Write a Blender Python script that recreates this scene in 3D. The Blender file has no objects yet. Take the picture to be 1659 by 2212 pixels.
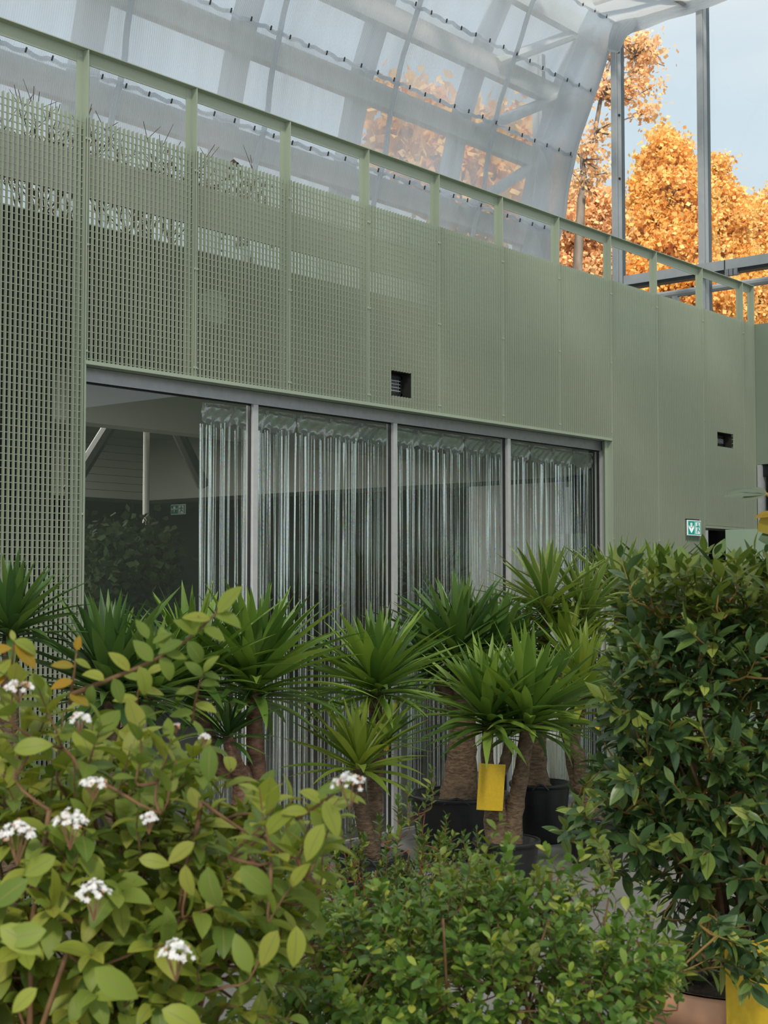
import bpy, math, random
import numpy as np
from mathutils import Vector, Matrix, noise as mnoise

# ------------------------------------------------------------------ camera, sky, sun, exposure
S = bpy.context.scene
COL = S.collection
W, H = 1659.0, 2212.0
F = 3100.0
CAMZ = 2.04
PITCH = math.atan2(1261 - H / 2, F)
YAW = math.atan2((3430 - W / 2) * math.cos(PITCH), F)      # angle between heading and the facade (x axis)
HEAD = Vector((math.cos(YAW), math.sin(YAW), 0))
cam = bpy.data.cameras.new('camera')
cam.sensor_fit = 'VERTICAL'
cam.sensor_height = 36.0
cam.lens = F / H * 36.0
cam.clip_end = 400
cam.dof.use_dof = True
cam.dof.focus_distance = 11.0
cam.dof.aperture_fstop = 11.0
camo = bpy.data.objects.new('camera', cam)
COL.objects.link(camo)
camo.location = (0, 0, CAMZ)
camo.rotation_euler = (math.pi / 2 + PITCH, 0, YAW - math.pi / 2)
S.camera = camo
CM = camo.rotation_euler.to_matrix()
CP = Vector((0, 0, CAMZ))

world = bpy.data.worlds.new('sky')
S.world = world
world.use_nodes = True
nt = world.node_tree
nt.nodes.clear()
wo = nt.nodes.new('ShaderNodeOutputWorld')
bg = nt.nodes.new('ShaderNodeBackground')
tc = nt.nodes.new('ShaderNodeTexCoord')
mp = nt.nodes.new('ShaderNodeMapping')
mp.inputs['Scale'].default_value = (1.6, 1.6, 3.5)
nz = nt.nodes.new('ShaderNodeTexNoise')
nz.inputs['Scale'].default_value = 1.7
nz.inputs['Detail'].default_value = 6
rp = nt.nodes.new('ShaderNodeValToRGB')
rp.color_ramp.elements[0].position = 0.35
rp.color_ramp.elements[0].color = (0.66, 0.79, 0.875, 1)
rp.color_ramp.elements[1].position = 0.7
rp.color_ramp.elements[1].color = (0.86, 0.895, 0.91, 1)
nt.links.new(tc.outputs['Generated'], mp.inputs['Vector'])
nt.links.new(mp.outputs['Vector'], nz.inputs['Vector'])
nt.links.new(nz.outputs['Fac'], rp.inputs['Fac'])
nt.links.new(rp.outputs['Color'], bg.inputs['Color'])
bg.inputs['Strength'].default_value = 1.0
nt.links.new(bg.outputs['Background'], wo.inputs['Surface'])

sun = bpy.data.lights.new('sun', 'SUN')
sun.energy = 6.5
sun.angle = math.radians(7)
sun.color = (1.0, 0.90, 0.76)
suno = bpy.data.objects.new('sun', sun)
COL.objects.link(suno)
suno.rotation_euler = Vector((-0.56, -0.50, 0.66)).to_track_quat('Z', 'Y').to_euler()

for lx, ly in ((3.0, 12.4), (8.0, 12.4), (4.5, 8.7)):  # fill lamps added to brighten the room behind the window
    al = bpy.data.lights.new('added_room_fill', 'AREA')
    al.shape, al.size, al.size_y = 'RECTANGLE', 3.2, 2.0
    al.energy = 260 if ly > 10 else 240
    al.color = (1.0, 0.97, 0.9)
    alo = bpy.data.objects.new('added_room_fill', al)
    COL.objects.link(alo)
    alo.location = (lx, ly, 3.9)

S.view_settings.view_transform = 'Standard'
S.view_settings.look = 'None'
S.view_settings.gamma = 1.0
S.view_settings.use_curve_mapping = False
S.view_settings.exposure = 0.0
S.cycles.max_bounces = 7
S.cycles.diffuse_bounces = 3
S.cycles.glossy_bounces = 4
S.cycles.transmission_bounces = 5
S.cycles.transparent_max_bounces = 14
S.cycles.caustics_reflective = False
S.cycles.caustics_refractive = False
S.cycles.use_denoising = True

R = random.Random(7)
PI = math.pi


def ray(px, py):
    return CM @ Vector(((px - W / 2) / F, -(py - H / 2) / F, -1.0))


def at_y(px, py, y):
    r = ray(px, py)
    return CP + r * (y / r.y)


def at_x(px, py, x):
    r = ray(px, py)
    return CP + r * (x / r.x)


def at_z(px, py, z):
    r = ray(px, py)
    return CP + r * ((z - CAMZ) / r.z)


def at_d(px, py, d):
    return CP + ray(px, py) * d


CMI = CM.transposed()


def project(p):
    q = CMI @ (Vector(p) - CP)
    z = -q.z
    if z < 0.05:
        return None
    return (W / 2 + F * q.x / z, H / 2 - F * q.y / z, z)


# ------------------------------------------------------------------ materials
MATS = {}


def new_mat(name):
    m = bpy.data.materials.new(name)
    m.use_nodes = True
    t = m.node_tree
    t.nodes.clear()
    out = t.nodes.new('ShaderNodeOutputMaterial')
    return m, t, out


def pmat(name, c1, c2=None, scale=8.0, rough=0.6, metal=0.0, bump=0.0, stretch=(1, 1, 1), spec=0.5, detail=4, bscale=None, emit=None):
    """noise-mottled principled surface"""
    m, t, out = new_mat(name)
    b = t.nodes.new('ShaderNodeBsdfPrincipled')
    co = t.nodes.new('ShaderNodeTexCoord')
    ma = t.nodes.new('ShaderNodeMapping')
    ma.inputs['Scale'].default_value = stretch
    n = t.nodes.new('ShaderNodeTexNoise')
    n.inputs['Scale'].default_value = scale
    n.inputs['Detail'].default_value = detail
    r = t.nodes.new('ShaderNodeValToRGB')
    c2 = c2 or tuple(min(1, v * 1.15) for v in c1)
    r.color_ramp.elements[0].color = (*c1, 1)
    r.color_ramp.elements[1].color = (*c2, 1)
    r.color_ramp.elements[0].position = 0.3
    r.color_ramp.elements[1].position = 0.7
    L = t.links.new
    L(co.outputs['Object'], ma.inputs['Vector'])
    L(ma.outputs['Vector'], n.inputs['Vector'])
    L(n.outputs['Fac'], r.inputs['Fac'])
    L(r.outputs['Color'], b.inputs['Base Color'])
    b.inputs['Roughness'].default_value = rough
    b.inputs['Metallic'].default_value = metal
    b.inputs['Specular IOR Level'].default_value = spec
    if emit:
        b.inputs['Emission Color'].default_value = (*c1, 1)
        b.inputs['Emission Strength'].default_value = emit
    if bump:
        bp = t.nodes.new('ShaderNodeBump')
        bp.inputs['Strength'].default_value = bump
        bp.inputs['Distance'].default_value = 0.02
        L(n.outputs['Fac'], bp.inputs['Height'])
        L(bp.outputs['Normal'], b.inputs['Normal'])
    L(b.outputs['BSDF'], out.inputs['Surface'])
    MATS[name] = m
    return m


def leaf_mat(name, stops, rough=0.35, transl=0.3, spec=0.5, rib=None, rib_w=0.04, margin=None, tcol=(1.3, 1.25, 0.6)):
    """each leaf draws its own colour from the stops; midrib / pale margin follow the leaf's own uv"""
    m, t, out = new_mat(name)
    L = t.links.new
    oi = t.nodes.new('ShaderNodeObjectInfo')
    ge = t.nodes.new('ShaderNodeNewGeometry')
    ad = t.nodes.new('ShaderNodeMath')
    ad.operation = 'ADD'
    fr = t.nodes.new('ShaderNodeMath')
    fr.operation = 'FRACT'
    L(oi.outputs['Random'], ad.inputs[0])
    L(ge.outputs['Random Per Island'], ad.inputs[1])
    L(ad.outputs[0], fr.inputs[0])
    r = t.nodes.new('ShaderNodeValToRGB')
    els = r.color_ramp.elements
    els[0].position, els[0].color = stops[0][0], (*stops[0][1], 1)
    els[1].position, els[1].color = stops[-1][0], (*stops[-1][1], 1)
    for p, c in stops[1:-1]:
        e = els.new(p)
        e.color = (*c, 1)
    L(fr.outputs[0], r.inputs['Fac'])
    col = r.outputs['Color']
    if rib or margin:
        uv = t.nodes.new('ShaderNodeUVMap')
        sx = t.nodes.new('ShaderNodeSeparateXYZ')
        L(uv.outputs['UV'], sx.inputs['Vector'])
        a = t.nodes.new('ShaderNodeMath')
        a.operation = 'SUBTRACT'
        a.inputs[1].default_value = 0.5
        L(sx.outputs['X'], a.inputs[0])
        b_ = t.nodes.new('ShaderNodeMath')
        b_.operation = 'ABSOLUTE'
        L(a.outputs[0], b_.inputs[0])
        for c, op, lim in ((rib, 'LESS_THAN', rib_w), (margin, 'GREATER_THAN', 0.36)):
            if c is None:
                continue
            lt = t.nodes.new('ShaderNodeMath')
            lt.operation = op
            lt.inputs[1].default_value = lim
            L(b_.outputs[0], lt.inputs[0])
            mx = t.nodes.new('ShaderNodeMix')
            mx.data_type = 'RGBA'
            L(lt.outputs[0], mx.inputs['Factor'])
            L(col, mx.inputs['A'])
            mx.inputs['B'].default_value = (*c, 1)
            col = mx.outputs['Result']
    b = t.nodes.new('ShaderNodeBsdfPrincipled')
    b.inputs['Roughness'].default_value = rough
    b.inputs['Specular IOR Level'].default_value = spec
    L(col, b.inputs['Base Color'])
    tr = t.nodes.new('ShaderNodeBsdfTranslucent')
    mu = t.nodes.new('ShaderNodeMix')
    mu.data_type = 'RGBA'
    mu.blend_type = 'MULTIPLY'
    mu.inputs['Factor'].default_value = 1
    L(col, mu.inputs['A'])
    mu.inputs['B'].default_value = (*tcol, 1)
    L(mu.outputs['Result'], tr.inputs['Color'])
    ms = t.nodes.new('ShaderNodeMixShader')
    ms.inputs['Fac'].default_value = transl
    L(b.outputs['BSDF'], ms.inputs[1])
    L(tr.outputs['BSDF'], ms.inputs[2])
    L(ms.outputs['Shader'], out.inputs['Surface'])
    MATS[name] = m
    return m


def glass_mat(name, tint=(0.9, 0.93, 0.93), f0=0.05):
    m, t, out = new_mat(name)
    L = t.links.new
    lw = t.nodes.new('ShaderNodeLayerWeight')
    lw.inputs['Blend'].default_value = 0.5
    pw = t.nodes.new('ShaderNodeMath')
    pw.operation = 'POWER'
    pw.inputs[1].default_value = 5
    L(lw.outputs['Facing'], pw.inputs[0])
    mm = t.nodes.new('ShaderNodeMath')
    mm.operation = 'MULTIPLY_ADD'
    mm.use_clamp = True
    mm.inputs[1].default_value = 1 - f0
    mm.inputs[2].default_value = f0
    L(pw.outputs[0], mm.inputs[0])
    tr = t.nodes.new('ShaderNodeBsdfTransparent')
    tr.inputs['Color'].default_value = (*tint, 1)
    gl = t.nodes.new('ShaderNodeBsdfGlossy')
    gl.inputs['Roughness'].default_value = 0.0
    gl.inputs['Color'].default_value = (0.9, 0.95, 0.93, 1)
    ms = t.nodes.new('ShaderNodeMixShader')
    L(mm.outputs[0], ms.inputs['Fac'])
    L(tr.outputs[0], ms.inputs[1])
    L(gl.outputs[0], ms.inputs[2])
    L(ms.outputs[0], out.inputs['Surface'])
    MATS[name] = m
    return m


def fabric_mat(name, clear=0.30, dens=1.1):
    """thin woven translucent sheet: fine vertical cords, drawn-out wrinkle shade put into the clearness, part see-through"""
    m, t, out = new_mat(name)
    L = t.links.new
    co = t.nodes.new('ShaderNodeTexCoord')
    sx = t.nodes.new('ShaderNodeSeparateXYZ')
    L(co.outputs['Object'], sx.inputs['Vector'])
    k = t.nodes.new('ShaderNodeMath')
    k.operation = 'MULTIPLY'
    k.inputs[1].default_value = 2 * PI / 0.036
    L(sx.outputs['X'], k.inputs[0])
    si = t.nodes.new('ShaderNodeMath')
    si.operation = 'SINE'
    L(k.outputs[0], si.inputs[0])
    ma = t.nodes.new('ShaderNodeMapping')
    ma.inputs['Scale'].default_value = (3.2, 0.35, 0.35)
    L(co.outputs['Object'], ma.inputs['Vector'])
    n = t.nodes.new('ShaderNodeTexNoise')  # streaks of clearness imitate the shading of wrinkles
    n.inputs['Scale'].default_value = 1.0
    n.inputs['Detail'].default_value = 5
    L(ma.outputs['Vector'], n.inputs['Vector'])
    rr = t.nodes.new('ShaderNodeMapRange')
    rr.inputs['From Min'].default_value = 0.3
    rr.inputs['From Max'].default_value = 0.7
    rr.inputs['To Min'].default_value = clear - 0.10
    rr.inputs['To Max'].default_value = clear + 0.10
    L(n.outputs['Fac'], rr.inputs['Value'])
    s2 = t.nodes.new('ShaderNodeMath')
    s2.operation = 'MULTIPLY_ADD'
    s2.inputs[1].default_value = 0.10
    L(si.outputs[0], s2.inputs[0])
    L(rr.outputs['Result'], s2.inputs[2])
    tl = t.nodes.new('ShaderNodeBsdfTranslucent')
    tl.inputs['Color'].default_value = (0.86 * dens, 0.89 * dens, 0.92 * dens, 1)
    df = t.nodes.new('ShaderNodeBsdfDiffuse')
    df.inputs['Color'].default_value = (0.62, 0.66, 0.68, 1)
    m1 = t.nodes.new('ShaderNodeMixShader')
    m1.inputs['Fac'].default_value = 0.18
    L(tl.outputs[0], m1.inputs[1])
    L(df.outputs[0], m1.inputs[2])
    tp = t.nodes.new('ShaderNodeBsdfTransparent')
    tp.inputs['Color'].default_value = (0.93, 0.96, 0.98, 1)
    m2 = t.nodes.new('ShaderNodeMixShader')
    L(s2.outputs[0], m2.inputs['Fac'])
    L(m1.outputs[0], m2.inputs[1])
    L(tp.outputs[0], m2.inputs[2])
    L(m2.outputs[0], out.inputs['Surface'])
    MATS[name] = m
    return m


def foil_mat(name, clear=0.0):
    """silver foil with a fine hologram grain"""
    m, t, out = new_mat(name)
    L = t.links.new
    co = t.nodes.new('ShaderNodeTexCoord')
    vo = t.nodes.new('ShaderNodeTexVoronoi')
    vo.inputs['Scale'].default_value = 110
    L(co.outputs['Object'], vo.inputs['Vector'])
    hs = t.nodes.new('ShaderNodeSeparateColor')
    L(vo.outputs['Color'], hs.inputs['Color'])
    hu = t.nodes.new('ShaderNodeCombineColor')
    hu.mode = 'HSV'
    L(hs.outputs['Red'], hu.inputs[0])
    hu.inputs[1].default_value = 0.75
    hu.inputs[2].default_value = 1.0
    n = t.nodes.new('ShaderNodeTexNoise')
    n.inputs['Scale'].default_value = 3.5
    n.inputs['Detail'].default_value = 3
    L(co.outputs['Object'], n.inputs['Vector'])
    mlt = t.nodes.new('ShaderNodeMapRange')
    mlt.inputs['From Min'].default_value = 0.45
    mlt.inputs['From Max'].default_value = 0.75
    mlt.inputs['To Min'].default_value = 0.25
    mlt.inputs['To Max'].default_value = 0.9
    L(n.outputs['Fac'], mlt.inputs['Value'])
    gt = t.nodes.new('ShaderNodeMath')
    gt.operation = 'GREATER_THAN'
    gt.inputs[1].default_value = 0.5
    L(hs.outputs['Green'], gt.inputs[0])
    mu = t.nodes.new('ShaderNodeMath')
    mu.operation = 'MULTIPLY'
    L(gt.outputs[0], mu.inputs[0])
    L(mlt.outputs['Result'], mu.inputs[1])
    mx = t.nodes.new('ShaderNodeMix')
    mx.data_type = 'RGBA'
    L(mu.outputs[0], mx.inputs['Factor'])
    mx.inputs['A'].default_value = (0.92, 0.95, 0.95, 1)
    L(hu.outputs['Color'], mx.inputs['B'])
    b = t.nodes.new('ShaderNodeBsdfPrincipled')
    b.inputs['Metallic'].default_value = 0.72
    b.inputs['Roughness'].default_value = 0.2
    L(mx.outputs['Result'], b.inputs['Base Color'])
    bp = t.nodes.new('ShaderNodeBump')
    bp.inputs['Strength'].default_value = 0.7
    bp.inputs['Distance'].default_value = 0.008
    L(hs.outputs['Blue'], bp.inputs['Height'])
    L(bp.outputs['Normal'], b.inputs['Normal'])
    if clear > 0:
        tp = t.nodes.new('ShaderNodeBsdfTransparent')
        ms = t.nodes.new('ShaderNodeMixShader')
        ms.inputs['Fac'].default_value = clear
        L(b.outputs[0], ms.inputs[1])
        L(tp.outputs[0], ms.inputs[2])
        L(ms.outputs[0], out.inputs['Surface'])
    else:
        L(b.outputs[0], out.inputs['Surface'])
    MATS[name] = m
    return m


GREEN = pmat('sage_green_paint', (0.405, 0.462, 0.355), (0.43, 0.488, 0.375), 2.5, 0.45, spec=0.35)
GREEN_FLAT = pmat('sage_green_render', (0.275, 0.335, 0.25), (0.29, 0.35, 0.26), 1.5, 0.6)
PALE_GREEN = pmat('pale_green_board', (0.33, 0.44, 0.33), (0.36, 0.47, 0.35), 3, 0.5)
STEEL = pmat('grey_steel', (0.47, 0.50, 0.51), (0.53, 0.56, 0.57), 6, 0.5, 0.1)
ALU = pmat('window_aluminium', (0.34, 0.34, 0.36), (0.39, 0.39, 0.41), 20, 0.35, 0.5)
ALU_L = pmat('pale_window_aluminium', (0.52, 0.52, 0.52), (0.58, 0.58, 0.58), 20, 0.45, 0.0)
DARK = pmat('dark_gasket', (0.012, 0.014, 0.016), (0.02, 0.022, 0.024), 12, 0.35)
TEALD = pmat('dark_teal_mullion', (0.05, 0.075, 0.085), (0.07, 0.10, 0.11), 5, 0.3)
BACKWALL = pmat('dark_gap_backing', (0.008, 0.008, 0.007), (0.013, 0.013, 0.011), 3, 0.8)  # near-black stands in for the dark space behind the bars
CONCRETE = pmat('concrete_floor', (0.23, 0.22, 0.205), (0.30, 0.29, 0.275), 2.2, 0.75, bump=0.15, detail=8)
SLAB = pmat('slab_concrete', (0.22, 0.225, 0.21), (0.28, 0.285, 0.265), 2.2, 0.8, detail=8)
PLASTER = pmat('room_plaster', (0.36, 0.355, 0.315), (0.40, 0.395, 0.35), 1.3, 0.8)
ROOM_DARK = pmat('painted_room_dark', (0.014, 0.0145, 0.0125), (0.022, 0.022, 0.019), 2, 0.6)  # near-black puts the room's unlit depth into the colour; joints use it too
WHITE = pmat('white_plaster', (0.62, 0.61, 0.57), (0.68, 0.67, 0.63), 2, 0.7)
POTBLACK = pmat('black_plastic', (0.010, 0.010, 0.011), (0.018, 0.018, 0.019), 14, 0.42, bump=0.05)
TERRA = pmat('terracotta', (0.66, 0.31, 0.17), (0.76, 0.42, 0.26), 5, 0.75, bump=0.05, detail=7)
SOIL = pmat('soil', (0.02, 0.014, 0.009), (0.06, 0.045, 0.03), 45, 0.95, bump=0.8)
BARK = pmat('yucca_bark', (0.085, 0.052, 0.030), (0.23, 0.155, 0.095), 22, 0.85, bump=1.0, stretch=(1, 1, 2.4), detail=8)
BARK_RED = pmat('yucca_bark_reddish', (0.14, 0.07, 0.045), (0.30, 0.17, 0.11), 22, 0.8, bump=0.9, stretch=(1, 1, 2.2), detail=8)
TWIG = pmat('brown_twig', (0.13, 0.065, 0.03), (0.24, 0.13, 0.06), 30, 0.7)
TWIG_RED = pmat('red_twig', (0.23, 0.06, 0.03), (0.33, 0.12, 0.05), 30, 0.6)
TWIG_GREEN = pmat('yellow_twig', (0.26, 0.19, 0.04), (0.34, 0.17, 0.05), 30, 0.6)
TREEBARK = pmat('tree_bark', (0.13, 0.10, 0.08), (0.24, 0.20, 0.17), 3, 0.9, stretch=(2, 2, 0.5))
BARE = pmat('bare_twig', (0.05, 0.035, 0.025), (0.12, 0.07, 0.04), 18, 0.8)
YELLOW = pmat('yellow_card', (0.62, 0.40, 0.012), (0.70, 0.46, 0.02), 60, 0.6)
PETAL = pmat('white_petal', (0.80, 0.79, 0.78), (0.92, 0.91, 0.90), 60, 0.6)
BUD = pmat('pink_bud', (0.55, 0.22, 0.12), (0.7, 0.4, 0.25), 60, 0.6)
SIGN_G = pmat('sign_green', (0.012, 0.27, 0.20), (0.016, 0.30, 0.22), 5, 0.3, emit=0.55)
SIGN_W = pmat('sign_white', (0.80, 0.84, 0.84), (0.84, 0.88, 0.88), 5, 0.3, emit=0.35)
SIGN_GD = pmat('dimmed_sign_green', (0.02, 0.12, 0.08), (0.03, 0.14, 0.10), 5, 0.3)  # sign colours darkened to put the room's dimness into them
SIGN_WD = pmat('dimmed_sign_white', (0.45, 0.5, 0.46), (0.5, 0.55, 0.5), 5, 0.3)
TIE = pmat('black_cable_tie', (0.01, 0.01, 0.012), (0.02, 0.02, 0.022), 20, 0.5)
GRASS = pmat('autumn_ground', (0.07, 0.075, 0.03), (0.20, 0.12, 0.04), 1.5, 0.95)
STRING = pmat('white_string', (0.75, 0.75, 0.75), (0.85, 0.85, 0.85), 20, 0.6)
GLASS = glass_mat('window_glass', (0.93, 0.95, 0.94), 0.05)
CLEAR = glass_mat('clear_glass', (0.985, 0.99, 0.99), 0.02)
FABRIC = fabric_mat('membrane_fabric')
FABRIC_R = fabric_mat('roof_fabric', 0.30, 0.42)
FABRIC_D = fabric_mat('membrane_hem_fabric', 0.15, 1.0)
FOIL = foil_mat('hologram_foil')
FOILC = foil_mat('hologram_foil_sheer', 0.55)

YUCCA = leaf_mat('yucca_leaf', [(0.0, (0.085, 0.172, 0.036)), (0.5, (0.167, 0.289, 0.049)), (1.0, (0.304, 0.438, 0.079))], 0.38, 0.22)
YUCCA_D = leaf_mat('yucca_leaf_deep', [(0.0, (0.055, 0.120, 0.036)), (0.6, (0.097, 0.197, 0.049)), (1.0, (0.182, 0.289, 0.068))], 0.36, 0.18)
YUCCA_L = leaf_mat('yucca_leaf_light', [(0.0, (0.158, 0.250, 0.038)), (0.5, (0.246, 0.343, 0.052)), (1.0, (0.382, 0.447, 0.077))], 0.4, 0.28)
YUCCA_V = leaf_mat('yucca_leaf_edged', [(0.0, (0.128, 0.237, 0.047)), (1.0, (0.284, 0.408, 0.083))], 0.4, 0.22, margin=(0.36, 0.40, 0.17))
VIB = leaf_mat('viburnum_leaf', [(0.0, (0.131, 0.208, 0.038)), (0.45, (0.232, 0.305, 0.047)), (0.8, (0.338, 0.372, 0.057)), (1.0, (0.294, 0.310, 0.055))], 0.5, 0.32, 0.35, rib=(0.23, 0.26, 0.07), rib_w=0.03)
VIBY = leaf_mat('viburnum_leaf_yellow', [(0.0, (0.32, 0.25, 0.03)), (1.0, (0.50, 0.27, 0.02))], 0.5, 0.35, 0.35, rib=(0.4, 0.33, 0.08), rib_w=0.03)
LAUREL = leaf_mat('laurel_leaf', [(0.0, (0.047, 0.107, 0.040)), (0.55, (0.090, 0.171, 0.052)), (0.85, (0.172, 0.260, 0.056)), (1.0, (0.413, 0.469, 0.095))], 0.32, 0.15, 0.55, rib=(0.11, 0.14, 0.05), rib_w=0.035)
LAUREL_N = leaf_mat('laurel_leaf_new', [(0.0, (0.074, 0.139, 0.024)), (1.0, (0.216, 0.277, 0.046))], 0.38, 0.28, 0.5, rib=(0.18, 0.2, 0.06), rib_w=0.035)
ROUND = leaf_mat('round_leaf', [(0.0, (0.089, 0.180, 0.032)), (0.6, (0.157, 0.285, 0.047)), (0.9, (0.304, 0.422, 0.064)), (1.0, (0.558, 0.571, 0.090))], 0.36, 0.25, 0.5)
ROUND_N = leaf_mat('round_leaf_new', [(0.0, (0.156, 0.240, 0.042)), (1.0, (0.288, 0.348, 0.066))], 0.4, 0.35, 0.5)
SMALL = leaf_mat('small_leaf', [(0.0, (0.061, 0.125, 0.026)), (0.7, (0.131, 0.221, 0.041)), (1.0, (0.328, 0.385, 0.059))], 0.4, 0.25)
FIGG = leaf_mat('fig_leaf', [(0.0, (0.13, 0.17, 0.12)), (1.0, (0.17, 0.21, 0.14))], 0.5, 0.2, rib=(0.22, 0.26, 0.17), rib_w=0.03)
FIGY = leaf_mat('fig_leaf_yellow', [(0.0, (0.30, 0.27, 0.03)), (1.0, (0.50, 0.30, 0.02))], 0.5, 0.35)
FIGD = leaf_mat('fig_leaf_green', [(0.0, (0.045, 0.10, 0.03)), (1.0, (0.06, 0.12, 0.035))], 0.5, 0.2)
MAPLE = leaf_mat('autumn_leaf', [(0.0, (0.78, 0.36, 0.08)), (0.4, (0.93, 0.60, 0.20)), (0.75, (0.95, 0.68, 0.26)), (1.0, (0.96, 0.75, 0.36))], 0.6, 0.5, 0.2, tcol=(1.08, 1.12, 1.15))
MAPLE_P = leaf_mat('autumn_leaf_pale', [(0.0, (0.82, 0.50, 0.28)), (0.5, (0.92, 0.62, 0.32)), (1.0, (0.95, 0.70, 0.40))], 0.6, 0.45, 0.2, tcol=(1.08, 1.1, 1.15))
REFL_LEAF = leaf_mat('dim_reflection_leaf', [(0.0, (0.012, 0.020, 0.008)), (1.0, (0.03, 0.045, 0.018))], 0.85, 0.15, 0.1)  # dark colours imitate a tree's dim reflection in the glass


# ------------------------------------------------------------------ mesh helpers
class MB:
    """collects quads and triangles (with optional uv) for one mesh"""

    def __init__(self):
        self.V, self.Q, self.T, self.U, self.n = [], [], [], [], 0

    def add(self, V, quads=None, tris=None, uv=None):
        V = np.asarray(V, dtype=np.float64).reshape(-1, 3)
        if quads is not None and len(quads):
            self.Q.append(np.asarray(quads, dtype=np.int64).reshape(-1, 4) + self.n)
        if tris is not None and len(tris):
            self.T.append(np.asarray(tris, dtype=np.int64).reshape(-1, 3) + self.n)
        self.V.append(V)
        self.U.append(np.zeros((len(V), 2)) if uv is None else np.asarray(uv, dtype=np.float64))
        self.n += len(V)
        return self

    def box(self, lo, hi):
        x0, y0, z0 = lo
        x1, y1, z1 = hi
        V = [(x0, y0, z0), (x1, y0, z0), (x1, y1, z0), (x0, y1, z0), (x0, y0, z1), (x1, y0, z1), (x1, y1, z1), (x0, y1, z1)]
        return self.add(V, [(3, 2, 1, 0), (4, 5, 6, 7), (0, 1, 5, 4), (1, 2, 6, 5), (2, 3, 7, 6), (3, 0, 4, 7)])

    def bar(self, a, b, w, h, up=(0, 0, 1)):
        """box beam from a to b, w wide, h along up"""
        a, b = Vector(a), Vector(b)
        d = (b - a).normalized()
        up = Vector(up)
        s = d.cross(up)
        if s.length < 1e-5:
            s = d.cross(Vector((1, 0, 0)))
        s.normalize()
        u = s.cross(d).normalized()
        V = [p + s * (i * w / 2) + u * (j * h / 2) for p in (a, b) for i, j in ((-1, -1), (1, -1), (1, 1), (-1, 1))]
        return self.add([tuple(v) for v in V], [(3, 2, 1, 0), (4, 5, 6, 7), (0, 1, 5, 4), (1, 2, 6, 5), (2, 3, 7, 6), (3, 0, 4, 7)])

    def tube(self, pts, rad, sides=6, rough=0.0):
        pts = [Vector(p) for p in pts]
        n = len(pts)
        if not hasattr(rad, '__len__'):
            rad = [rad] * n
        V = []
        ref = None
        for i, p in enumerate(pts):
            d = (pts[min(i + 1, n - 1)] - pts[max(i - 1, 0)])
            if d.length < 1e-9:
                d = Vector((0, 0, 1))
            d.normalize()
            if ref is None:
                ref = Vector((1, 0, 0)) if abs(d.x) < 0.8 else Vector((0, 1, 0))
            s = d.cross(ref).normalized()
            u = s.cross(d)
            ref = u if False else ref
            for k in range(sides):
                a = 2 * PI * k / sides
                r = rad[i] * (1 + (R.uniform(-rough, rough) if rough else 0))
                V.append(tuple(p + (s * math.cos(a) + u * math.sin(a)) * r))
        Q = []
        for i in range(n - 1):
            for k in range(sides):
                k2 = (k + 1) % sides
                Q.append((i * sides + k, i * sides + k2, (i + 1) * sides + k2, (i + 1) * sides + k))
        T = []
        V.append(tuple(pts[0]))
        V.append(tuple(pts[-1]))
        c0, c1 = n * sides, n * sides + 1
        for k in range(sides):
            k2 = (k + 1) % sides
            T.append((c0, k2, k))
            T.append((c1, (n - 1) * sides + k, (n - 1) * sides + k2))
        return self.add(V, Q, T)

    def lathe(self, prof, c=(0, 0, 0), n=28):
        V, Q = [], []
        for r, z in prof:
            for k in range(n):
                a = 2 * PI * k / n
                V.append((c[0] + r * math.cos(a), c[1] + r * math.sin(a), c[2] + z))
        for i in range(len(prof) - 1):
            for k in range(n):
                k2 = (k + 1) % n
                Q.append((i * n + k, i * n + k2, (i + 1) * n + k2, (i + 1) * n + k))
        return self.add(V, Q)

    def prism(self, poly, o, ex, ey, th):
        """flat polygon in the frame (ex, ey) about o, given thickness th along ex x ey"""
        o, ex, ey = Vector(o), Vector(ex), Vector(ey)
        nz_ = ex.cross(ey)
        n = len(poly)
        V = [tuple(o + ex * x + ey * y + nz_ * h) for h in (0, th) for x, y in poly]
        base = self.n
        self.add(V)
        T, Q = [], []
        # ear-free fan is fine for the star-shaped outlines used here
        cx = sum(p[0] for p in poly) / n
        cy = sum(p[1] for p in poly) / n
        cv = [tuple(o + ex * cx + ey * cy + nz_ * h) for h in (0, th)]
        V2 = V + cv
        for i in range(n):
            j = (i + 1) % n
            Q.append((i, j, n + j, n + i))
            T.append((2 * n, j, i))
            T.append((2 * n + 1, n + i, n + j))
        self.V.pop()
        self.U.pop()
        self.n = base
        return self.add(V2, Q, T)

    def mesh(self, name, smooth=False):
        me = bpy.data.meshes.new(name)
        V = np.concatenate(self.V) if self.V else np.zeros((0, 3))
        U = np.concatenate(self.U) if self.U else np.zeros((0, 2))
        Q = np.concatenate(self.Q) if self.Q else np.zeros((0, 4), dtype=np.int64)
        T = np.concatenate(self.T) if self.T else np.zeros((0, 3), dtype=np.int64)
        loops = np.concatenate([Q.ravel(), T.ravel()])
        starts = np.concatenate([np.arange(len(Q)) * 4, len(Q) * 4 + np.arange(len(T)) * 3])
        me.vertices.add(len(V))
        me.vertices.foreach_set('co', V.ravel())
        me.loops.add(len(loops))
        me.loops.foreach_set('vertex_index', loops.astype(np.int32))
        me.polygons.add(len(starts))
        me.polygons.foreach_set('loop_start', starts.astype(np.int32))
        if U.any():
            uvl = me.uv_layers.new(name='UVMap')
            uvl.data.foreach_set('uv', U[loops].ravel())
        me.update(calc_edges=True)
        me.polygons.foreach_set('use_smooth', np.full(len(starts), bool(smooth)))
        me.validate()
        return me

    def build(self, name, mat, parent=None, smooth=False, kind=None, label=None):
        me = self.mesh(name, smooth)
        me.materials.append(mat)
        return link(name, me, parent, kind, label)


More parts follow.
